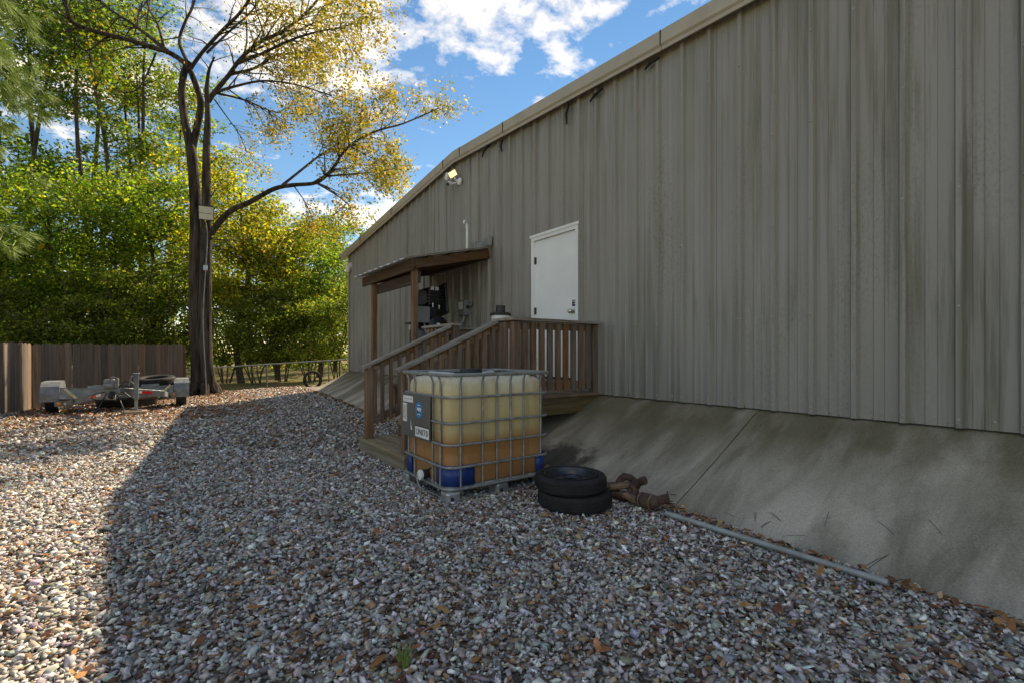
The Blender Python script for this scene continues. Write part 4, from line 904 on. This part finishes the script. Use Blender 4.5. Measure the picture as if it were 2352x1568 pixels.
big([zq(1180, 245, -.6), zq(1330, 180, .2), zq(1480, 110, .8), zq(1640, 60, 1.2)], .05, .018, 8, 18, 1.2)
big([zq(985, 480), zq(1020, 437, -.2), zq(1130, 402, -.4), zq(1250, 382, -.7), zq(1400, 402, -1.0), zq(1560, 452, -1.3)], .065, .02, 8, 18, 1.1, up=-.05)
big([zq(1020, 440, .1), zq(1150, 472, .3), zq(1300, 530, .6), zq(1480, 542, .9)], .05, .015, 8, 16, 1.0, up=-.15)
big([zq(1010, 470, .2), zq(1060, 540, .5), zq(1130, 640, .8), zq(1160, 720, 1.0)], .03, .01, 6, 8, .8, up=-.3)
lb = big([zq(975, 1130, -.1), zq(1030, 1050, -.2), zq(1090, 990, -.3), zq(1180, 950, -.4), zq(1290, 890, -.5), zq(1380, 872, -.6), zq(1490, 860, -.7), zq(1560, 800, -.8), zq(1640, 692, -.9), zq(1760, 622, -1.1), zq(1900, 582, -1.3), zq(2060, 512, -1.5)], .13, .018, 10, 22, .95, start=.5, up=.05)
big([zq(1330, 872, -.5), zq(1420, 800, -.1), zq(1520, 722, .3), zq(1650, 642, .7), zq(1760, 560, 1.0), zq(1850, 470, 1.2)], .055, .016, 8, 18, 1.0)
big([zq(1490, 862, -.7), zq(1600, 930, -.8), zq(1660, 985, -.9)], .04, .01, 6, 8, .6, up=-.5)
big([zq(1380, 872, -.6), zq(1440, 960, -.5), zq(1480, 1060, -.4)], .025, .008, 6, 10, .7, up=-.6)
big([zq(1540, 830, -.8), zq(1720, 815, -1.3), zq(1830, 800, -1.7)], .04, .01, 6, 12, .7, up=-.1)
big([zq(1650, 690, -.9), zq(1740, 740, -.7), zq(1830, 780, -.5)], .035, .01, 6, 12, .7, up=-.1)
big([zq(990, 1125, -.1), zq(1100, 1132, -.3), zq(1280, 1128, -.5)], .022, .006, 6, 5, .5)
tm_.build('trunk', M['bark'], ht, True)
tp = np.array([tuple(p) for p in tips]); 
def scr(Pn):     # where a point falls across the view, used only to thin the crown on its bare side
    st_, ct_ = math.sin(TH), math.cos(TH); Z = Pn[:, 0]*st_+Pn[:, 1]*ct_; return 1176+1110*(Pn[:, 0]*ct_-Pn[:, 1]*st_)/Z
sx_ = tp[:, 0]-.92
wgt = np.clip(.16+.36*(sx_-.3), .06, 1.0)*np.where((tp[:, 2] > 6.3) & (sx_ > 1.4), 1.5, .8)
cnt = rng.poisson(5.6*wgt)
PL = np.repeat(tp, cnt, 0); PL = PL+rng.normal(0, .11, PL.shape)+np.array([0, 0, -.05])
leaves('crown', PL, rng.uniform(.055, .10, len(PL)), pal(len(PL), [(.27, .19, .025), (.36, .26, .035), (.17, .155, .025), (.10, .13, .022), (.27, .14, .025)], [4, 3, 4, 4, .7]), M['leaf'], ht, .3)
# floodlight and conduit on the trunk
fl = thing('tree_floodlight', 'square floodlight strapped to the trunk of the large tree', 'floodlight', tuple(at(474, 490, 13.25)))
fmx = Matrix.Translation(at(474, 490, 13.2)) @ Matrix.Rotation(-TH+R(30), 4, 'Z') @ Matrix.Rotation(R(14), 4, 'X')
MB(fmx).box(-.18, .18, 0, .08, -.21, .21).build('housing', M['blackplastic'], fl, bevel=.01)
MB(fmx).box(-.165, .165, -.008, -.001, -.005, .17).build('glass', M['lampglass'], fl); MB(fmx).box(-.165, .165, -.008, -.001, -.17, -.015).build('glass', M['lampglass'], fl)
MB(fmx).tube([(0, .08, 0), (.0, .18, .02), (0, .28, .03)], .02, 8).build('bracket', M['blackplastic'], fl)
cdt = thing('conduit', 'grey electrical conduit running down the trunk of the large tree', 'conduit', tuple(at(474, 890, 13.2)))
pts = [at(x, y, z) for x, y, z in ((473, 512, 13.3), (477, 540, 13.28), (474, 600, 13.27), (470, 660, 13.26), (467, 720, 13.25), (468, 780, 13.24), (472, 850, 13.2), (474, 898, 13.12))]
limb_m = MB(); limb(limb_m, pts, .013, .013, 8); limb_m.build('tube', M['dolly'], cdt, True)
jb = at(472, 616, 13.24); MB().box(jb.x-.05, jb.x+.05, jb.y-.03, jb.y+.03, jb.z-.07, jb.z+.07).build('junction_box', M['galv'], cdt, bevel=.006)

G1 = [(.10, .185, .022), (.165, .25, .03), (.05, .10, .014), (.27, .29, .035)]; GY = [(.27, .27, .03), (.38, .31, .035), (.14, .20, .024), (.18, .25, .03), (.36, .24, .03)]
GD = [(.10, .14, .025), (.15, .19, .03), (.24, .26, .035), (.06, .09, .016)]; GO = [(.10, .17, .025), (.07, .13, .02), (.17, .20, .03), (.34, .25, .04)]
def tree(name, label, x, Z, ztop, zcrown, rad, nl, cols, ws, ls=.12, group=None, lean=(0, 0), mat='leaf', nb_=22, stems=1, tr=.12):
    r = ray(x); p = Vector((Z*r[0], Z*r[1], 0)); z0 = gz(p.x, p.y)-.1
    nl = int(nl*1.0); T = thing(name, label, 'tree' if ztop > 3 else 'shrub', (p.x, p.y, z0), group); m = MB(); tp_ = []
    for s_ in range(stems):
        a = s_*6.28/max(1, stems)+random.random(); sp_ = .0 if stems == 1 else .35
        top = Vector((p.x+lean[0]+math.cos(a)*rad*sp_*1.6, p.y+lean[1]+math.sin(a)*rad*sp_*1.6, ztop*random.uniform(.86, .97)))
        b = Vector((p.x+math.cos(a)*sp_*.4, p.y+math.sin(a)*sp_*.4, z0)); H_ = top.z-z0
        path, rs = limb(m, [b, b.lerp(top, .25)+Vector((random.gauss(0, .15), random.gauss(0, .15), 0)), b.lerp(top, .55)+Vector((random.gauss(0, .3), random.gauss(0, .3), 0)), b.lerp(top, .8), top], tr/stems**.4, .02, 8)
        K = len(path)
        for _ in range(nb_//stems):
            zt = random.uniform(zcrown, ztop*.93); i = min(range(K), key=lambda q: abs(path[q].z-zt)); i = min(max(i, 1), K-2)
            an = random.uniform(0, 6.283); f = math.sin(math.pi*min(1, max(.12, (ztop-zt)/(ztop-zcrown+.01)*.85+.12)))**.6
            l_ = rad*f*random.uniform(.6, 1.08); q = Vector((math.cos(an), math.sin(an), random.uniform(.15, .9)))
            pts_ = [path[i]]
            for k in range(4): q = (q.normalized()+Vector((random.gauss(0, .12), random.gauss(0, .12), -.12))); pts_.append(pts_[-1]+q.normalized()*l_/4)
            m.tube(pts_, [rs[i]*.5*(1-.21*k)+.003 for k in range(5)], 5, cap=False)
            for k in (1, 2, 3, 4):
                for _k in range(2+k): tp_.append((pts_[k]+Vector((random.gauss(0, .3), random.gauss(0, .3), random.gauss(0, .22)))*(rad/2.4), .17*rad))
    m.build('trunk', M['barkdark'], T, True)
    C_ = np.array([tuple(c) for c, _ in tp_]); sg = np.array([s for _, s in tp_])
    lum = rng.uniform(.55, 1.45, len(C_)); ci = rng.integers(0, len(C_), nl); 
    Pn = C_[ci]+rng.normal(size=(nl, 3))*sg[ci][:, None]*np.array([.62, .62, .34])
    ok = Pn[:, 2] > z0+(.25 if zcrown > .8 else .85); Pn = Pn[ok]; ci = ci[ok]
    cc = pal(len(Pn), cols, ws, .25)*lum[ci][:, None]
    leaves('crown', Pn, rng.uniform(ls*.6, ls*1.3, len(Pn)), np.clip(cc, 0, 1), M[mat], T, .33, .4)
    return T
gT = 'trees of the wood beyond the fence'
spec = [  # x across view, depth, top, crown base, radius, leaves, palette, weights, leaf, label
    (20, 24, 23, 8, 3.6, 20000, GO, [5, 5, 2, .4], .17, 'tall olive-green tree rising at the far left behind the pine boughs'),
    (140, 27, 25, 9, 3.8, 20000, G1, [4, 3, 3, 1], .18, 'tall dense green tree second from the left edge of the wood'),
    (255, 25, 22, 8, 3.1, 13000, GO, [4, 3, 3, 1], .17, 'tall thin-crowned tree with yellowing leaves left of the large twin-stemmed tree'),
    (352, 29, 19.5, 7, 3.0, 11000, GO, [4, 3, 3, 1], .18, 'tall loose-crowned tree directly behind the upper limbs of the large tree'),
    (60, 20, 8.6, 3.4, 2.6, 15000, G1, [5, 4, 3, 2], .13, 'spreading bright green tree above the corner of the picket fence'),
    (205, 19, 9.0, 3.0, 2.6, 16000, G1, [5, 5, 2, 3], .13, 'arching bright green tree above the middle of the picket fence'),
    (340, 19.5, 8.4, 2.6, 2.3, 13000, G1, [4, 4, 2, 3], .13, 'bright green tree just left of the large trunk'),
    (555, 20.5, 9.0, 3.0, 2.3, 14000, GY, [4, 3, 3, 2, 1], .13, 'yellow-leaved tree just right of the large trunk'),
    (640, 22, 7.4, 2.4, 2.2, 12000, GY, [3, 2, 4, 4, 1], .13, 'yellow-green tree midway between the large trunk and the building'),
    (735, 23, 6.6, 2.2, 2.0, 12000, G1, [5, 5, 3, 1], .12, 'leafy light green tree beside the far building corner'),
    (770, 30, 9.6, 3.5, 3.0, 9000, GO, [4, 4, 2, 1], .16, 'dull olive tree farthest back beside the building corner'),
    (470, 24, 11.5, 4, 2.8, 11000, GY, [3, 2, 4, 4, 1], .15, 'yellow and green tree hidden partly behind the large trunk')]
for i, (x, Z, zt, zc, rd, nl, cs, ws, ls, lab) in enumerate(spec):
    tree('woodland_tree', lab, x, Z, zt, zc, rd, nl, cs, ws, ls, gT, stems=3 if i in (0, 2, 3) else (2 if i in (1, 4, 5) else 1), nb_=36, tr=.30 if zt > 12 else .15)
gS = 'dark understory shrubs behind the fences'
sh = [(15, 17.5, 3.9, 'corner of the left picket fence'), (105, 17.0, 2.9, 'left end of the back picket fence'), (200, 17.6, 4.3, 'middle of the back picket fence'), (295, 18.2, 3.1, 'right part of the back picket fence'), (385, 19.4, 4.4, 'right end of the back picket fence'),
      (520, 20.6, 4.3, 'chain-link fence right beside the trunk'), (590, 19.6, 3.0, 'left half of the chain-link fence'), (650, 20.8, 4.3, 'middle of the chain-link fence'), (712, 20.2, 3.3, 'upright bare tyre'), (775, 21.4, 4.6, 'chain-link fence at the building corner')]
for x, Z, h, wh_ in sh:
    tree('understory_shrub', 'dark leafy understory shrub behind the '+wh_, x, Z, h, 1.0 if x < 480 else .75, 1.5, 9000, GD if x < 700 else GD[1:3]+G1[2:3]+G1[:1], [4, 4, 3, 2], .10, gS, mat='leafdark', stems=4 if x < 480 else 7, nb_=34, tr=.05)
# the rest of the wood, one mass
C_ = []
for i in range(330):
    x = random.uniform(-120, 1000); Z = random.uniform(31, 46); r = ray(x); hmx = 8.5
    C_.append((Z*r[0], Z*r[1], random.uniform(.3, hmx)))
for i in range(170):
    x = random.uniform(-1100, -110); Z = random.uniform(17, 34)*max(.45, 1+x/2200); r = ray(x); C_.append((Z*r[0], Z*r[1], random.uniform(.3, 9)))
C_ = np.array(C_); ci = rng.integers(0, len(C_), 60000)
Pn = C_[ci]+rng.normal(size=(60000, 3))*np.array([1.1, 1.1, .9]); Pn = Pn[Pn[:, 2] > .1]
o = leaves('far_wood', Pn, rng.uniform(.18, .36, len(Pn)), pal(len(Pn), GD+GO, [3, 4, 3, 2, 3, 3, 2, 1]), M['leafdark'], None, .38)
tag(o, 'shaded mass of the wood far behind the trees', kind='stuff')
# pine at the left edge
pn = thing('pine_tree', 'pine with hanging tufts of long needles at the upper left edge', 'tree', (-4.35, 11.5, 0))
m = MB(); pr_ = Vector((-4.35, 11.5, 0)); limb(m, [pr_+Vector((0, 0, -.1)), pr_+Vector((.05, 0, 4)), pr_+Vector((-.05, .1, 9)), pr_+Vector((0, 0, 14))], .22, .08, 10)
V = []; F = []; CC = []
def tuft(c, d, n=34, ln=.27):
    d = Vector(d).normalized()
    for _ in range(n):
        v = (d*random.uniform(.5, 1.3)+Vector((random.gauss(0, 1), random.gauss(0, 1), random.gauss(0, 1)))*.5).normalized()*ln*random.uniform(.7, 1.15)
        s_ = v.orthogonal().normalized()*.010; o_ = len(V); b = Vector(c)+v*.08+Vector((random.gauss(0, .03), random.gauss(0, .03), random.gauss(0, .03)))
        V.extend([b-s_, b+s_, b+v+Vector((0, 0, -.03))]); F.append((o_, o_+1, o_+2))
        g_ = random.uniform(.75, 1.3); CC.extend([(.20*g_, .28*g_, .075*g_)]*3)
for (x, y, Z) in ((70, 60, 10.6), (20, 40, 10.9), (60, 200, 10.4), (20, 170, 10.2), (85, 235, 10.6), (30, 240, 10.8), (5, 110, 10.6), (5, 300, 10.4), (10, 530, 10.6), (0, 395, 10.8), (-40, 480, 10.5), (-60, 250, 10.5), (-60, 100, 10.5), (-90, 350, 10.7)):
    e_ = at(x, y, Z); s_ = pr_+Vector((0, 0, e_.z+.5)); p, r = limb(m, [s_, s_.lerp(e_, .5)+Vector((0, 0, .15)), e_], .03, .012, 6)
    for _ in range(26 if x > -20 else 10):
        c = p[random.randint(len(p)//2, len(p)-1)]+Vector((random.gauss(0, .22), random.gauss(0, .22), random.gauss(0, .16)))
        tuft(c, (c-p[len(p)//3]))
m.build('trunk', M['bark'], pn, True)
npmesh('needles', np.array([tuple(v) for v in V]), np.array(F), M['needle'], pn, np.array(CC))

# ------------------------------------------------------------------ gravel stones and dead leaves
def hull_stones(N, lo, hi, sub):
    pass
ico_v = []; ph = (1+5**.5)/2
for a, b in ((-1, ph), (1, ph), (-1, -ph), (1, -ph)): ico_v.append((a, b, 0))
for a, b in ((-1, ph), (1, ph), (-1, -ph), (1, -ph)): ico_v.append((0, a, b))
for a, b in ((ph, -1), (ph, 1), (-ph, -1), (-ph, 1)): ico_v.append((a, 0, b))
ico_v = unit(np.array(ico_v)); ico_f = np.array([(0, 11, 5), (0, 5, 1), (0, 1, 7), (0, 7, 10), (0, 10, 11), (1, 5, 9), (5, 11, 4), (11, 10, 2), (10, 7, 6), (7, 1, 8), (3, 9, 4), (3, 4, 2), (3, 2, 6), (3, 6, 8), (3, 8, 9), (4, 9, 5), (2, 4, 11), (6, 2, 10), (8, 6, 7), (9, 8, 1)])
cub_v = np.array([(x, y, z) for x in (-1, 1) for y in (-1, 1) for z in (-1, 1)])*.62
cub_f = np.array([(0, 1, 3), (0, 3, 2), (4, 6, 7), (4, 7, 5), (0, 4, 5), (0, 5, 1), (2, 3, 7), (2, 7, 6), (0, 2, 6), (0, 6, 4), (1, 5, 7), (1, 7, 3)])
SC = [(.47, .455, .43), (.35, .34, .325), (.64, .62, .58), (.43, .36, .285), (.19, .175, .16), (.33, .205, .125), (.78, .76, .72), (.46, .32, .18), (.14, .08, .05), (.44, .37, .335)]; SW = [6, 5, 3.4, 2.6, 3, 1.9, 1.6, .6, 2.2, 1.8]
def visible_xy(n, Zmin, Zmax):
    out_ = []
    tot = 0
    while tot < n:
        Z = np.sqrt(rng.uniform(Zmin**2, Zmax**2, n)); k = rng.uniform(-1.55, 1.28, n)
        X = Z*(math.sin(TH)+k*math.cos(TH)); Y = Z*(math.cos(TH)-k*math.sin(TH))
        ok = (X < np.interp(Y, [-2, .4, 2.3, 15], [2.95, 3.11, 3.27, 3.53])+.03) & (Y < 16.9) & (X > -5.4)
        ok &= ~((X > 2.05) & (X < 3.3) & (Y > 4.65) & (Y < 6.0)); p = np.stack([X, Y], 1)[ok]
        out_.append(p); tot += len(p)
    return np.concatenate(out_)[:n]
gzv = np.vectorize(gz)
def stones(name, n, Zmin, Zmax, s0, s1, bv, bf, label, lift=.3):
    p = visible_xy(n, Zmin, Zmax); s = np.exp(rng.normal(math.log((s0+s1)/2), .34, n)); s = np.clip(s, s0*.6, s1*1.7)
    k = len(bv); base = bv[None]*(1+rng.normal(0, .22, (n, k, 1)))+rng.normal(0, .16, (n, k, 3)); cl = rng.uniform(.42, .85, (n, 1, 3)); cl2 = rng.uniform(.42, .85, (n, 1, 3)); base = np.clip(base, -cl, cl2)*1.25; base[:, :, 0] += .45*rng.normal(size=(n, 1))*base[:, :, 1]; base[:, :, 1] += .35*rng.normal(size=(n, 1))*base[:, :, 2]
    sc = np.stack([rng.uniform(.85, 1.45, n), rng.uniform(.65, 1.0, n), rng.uniform(.38, .72, n)], 1)*s[:, None]*.5
    v = base*sc[:, None, :]
    tx, ty, tz = rng.normal(0, .42, n), rng.normal(0, .42, n), rng.uniform(0, 6.283, n)
    def rot(v, a, i, j):
        c, s_ = np.cos(a)[:, None], np.sin(a)[:, None]; q = v.copy(); q[:, :, i] = v[:, :, i]*c-v[:, :, j]*s_; q[:, :, j] = v[:, :, i]*s_+v[:, :, j]*c; return q
    v = rot(rot(rot(v, tx, 1, 2), ty, 0, 2), tz, 0, 1)
    z = gzv(p[:, 0], p[:, 1])+s*lift*rng.uniform(-.1, 1.0, n)
    v += np.concatenate([p, z[:, None]], 1)[:, None, :]
    F_ = (bf[None]+(np.arange(n)*k)[:, None, None]).reshape(-1, 3)
    o = npmesh(name, v.reshape(-1, 3), F_, M['stone'], None, np.repeat(pal(n, SC, SW, .22), k, 0)); tag(o, label, kind='stuff'); return o
stones('gravel_stones', 33000, 1.1, 5.0, .016, .028, ico_v, ico_f, 'loose gravel stones covering the near yard')
stones('gravel_chips', 64000, 1.1, 6.0, .014, .029, cub_v, cub_f, 'sharp gravel chips between the stones of the near yard', .38)
stones('gravel_stones', 47000, 5.4, 16.5, .023, .040, cub_v, cub_f, 'loose gravel stones covering the far part of the yard')
# dead leaves: small curled blades
LC = [(.32, .14, .055), (.23, .10, .042), (.38, .20, .085), (.13, .06, .035), (.40, .26, .14)]; LW = [4, 3, 3, 2, 1]
def litter(name, p, z, s, label, parent=None):
    n = len(p); prof_ = [(-.5, 0), (-.2, .19), (.15, .24), (.5, .02), (.15, -.24), (-.2, -.19)]
    curl = rng.choice([-1, 1], n)*rng.uniform(.5, 2.0, n); yaw = rng.uniform(0, 6.283, n); tl = rng.normal(0, .4, n); tl2 = rng.normal(0, .4, n)
    vs = []
    for x, y in prof_:
        zc = curl*(y*y*2.2+x*x*.5)+x*tl+y*tl2
        j = 1+rng.normal(0, .26, n)
        X = x*j*np.cos(yaw)-y*j*np.sin(yaw); Y = x*j*np.sin(yaw)+y*j*np.cos(yaw)
        vs.append(np.stack([p[:, 0]+X*s, p[:, 1]+Y*s, z+zc*s*.8], 1))
    V_ = np.stack(vs, 1).reshape(-1, 3); b = np.array([(0, 1, 2, 5), (5, 2, 3, 4)])
    b = np.array([(0, 1, 5, 5), (1, 2, 4, 5), (2, 3, 4, 4)])
    F1 = (np.array([(1, 2, 4, 5)])[None]+(np.arange(n)*6)[:, None, None]).reshape(-1, 4)
    F2 = (np.array([(0, 1, 5), (2, 3, 4)])[None]+(np.arange(n)*6)[:, None, None]).reshape(-1, 3)
    Ft = np.concatenate([F2, F1[:, [0, 1, 2]], F1[:, [0, 2, 3]]])
    o = npmesh(name, V_, Ft, M['litter'], parent, np.repeat(pal(n, LC, LW, .2), 6, 0)); return o
p = np.concatenate([visible_xy(6500, 1.4, 9), visible_xy(230, 1.5, 7)]); y_ = rng.uniform(-.3, 15, 1500); x_ = np.interp(y_, [-2, .4, 2.3, 15], [2.95, 3.11, 3.27, 3.53])-np.abs(rng.normal(0, .06, 1500)); 
p2 = np.stack([x_, y_], 1); p2 = p2[~((p2[:, 1] > 4.6) & (p2[:, 1] < 6.0))]
p3 = visible_xy(5200, 9.0, 16.4); p3 = p3[(p3[:, 0] < 1.2+rng.normal(0, .7, len(p3))) | (p3[:, 1] > 13.5)]
p4 = np.stack([rng.uniform(-2.3, 1.8, 4200), rng.uniform(10.6, 16.8, 4200)], 1)
pp = np.concatenate([p, p2, p3, p4]); zs = gzv(pp[:, 0], pp[:, 1])+.022+rng.uniform(-.008, .014, len(pp))
o = litter('fallen_leaves', pp, zs, np.concatenate([np.concatenate([rng.uniform(.012, .045, 6500), rng.uniform(.045, .085, len(p)-6500)]), rng.uniform(.02, .07, len(p2)), rng.uniform(.035, .085, len(p3)+len(p4))]), '')
tag(o, 'brown dead leaves and bits scattered over the gravel', kind='stuff')
gL = 'large brown leaves on the near gravel'
for x, y, s, lab in ((926, 1478, .085, 'large brown leaf behind the grass tuft'), (922, 1556, .075, 'upright tan leaf at the bottom edge below the grass tuft'), (870, 1528, .07, 'brown leaf left of the grass tuft'), (585, 1405, .07, 'broad brown leaf on the gravel left of the grass tuft'), (525, 1215, .07, 'curled brown leaf on the shaded gravel before the tote'), (1115, 1272, .07, 'reddish brown leaf on the gravel below the tote'), (1370, 1480, .06, 'brown leaf on the gravel right of the grass tuft'), (655, 1100, .06, 'small brown leaf on the gravel left of the steps'), (1820, 1440, .06, 'rusty brown leaf on the gravel below the steel pipe')):
    Z = 1110*(EYE-.03)/(y-812); r = ray(x); o = litter('dead_leaf', np.array([(Z*r[0], Z*r[1])]), np.array([.045]), np.array([s]), ''); tag(o, lab, 'leaf', gL)
# grass tuft
gt = thing('grass_tuft', 'small green grass tuft growing through the gravel at the bottom of the view', 'grass tuft', tuple(at(930, 1530, 1110*1.2/(1530-812))))
m = MB(); c0 = at(930, 1530, 1110*1.2/(1530-812))
for i in range(46):
    a = random.uniform(0, 6.283); l_ = random.uniform(.04, .11); d = Vector((math.cos(a), math.sin(a), 0))*random.uniform(.1, .6); b = c0+Vector((random.gauss(0, .016), random.gauss(0, .016), -.01))
    m.tube([b, b+(d*.3+Vector((0, 0, 1)))*l_*.5, b+(d+Vector((0, 0, .9)))*l_], [.0028, .0022, .0004], 3, cap=False)
m.build('blades', pmat('grass_blade', (.17, .23, .06), .6, var=.3, vs=30), gt)
# pine needles and twigs lying on the slope
m = MB()
for (x, y, a, l_) in [(3.36, 1.75, .4, .10), (3.42, 1.6, 1.0, .12), (3.35, 1.42, 2.0, .13), (3.46, 1.35, .2, .14), (3.52, 1.0, .9, .14), (3.36, .98, 2.6, .15), (3.6, .8, .7, .13), (3.40, 1.66, 2.7, .08), (3.36, 1.9, 1.4, .09)]:
    for da in (0, random.uniform(.1, .2))[:random.choice((1, 1, 2))]:
        q = (x+math.cos(a+da)*l_, y+math.sin(a+da)*l_); m.tube([(x, y, slope_z(x, y)+.009), ((x+q[0])/2, (y+q[1])/2, slope_z((x+q[0])/2, (y+q[1])/2)+.014), (q[0], q[1], slope_z(*q)+.008)], .0011, 4)
o = m.build('pine_needles', M['barkdark'], None); tag(o, 'thin brown pine needles lying on the concrete slope', kind='stuff')
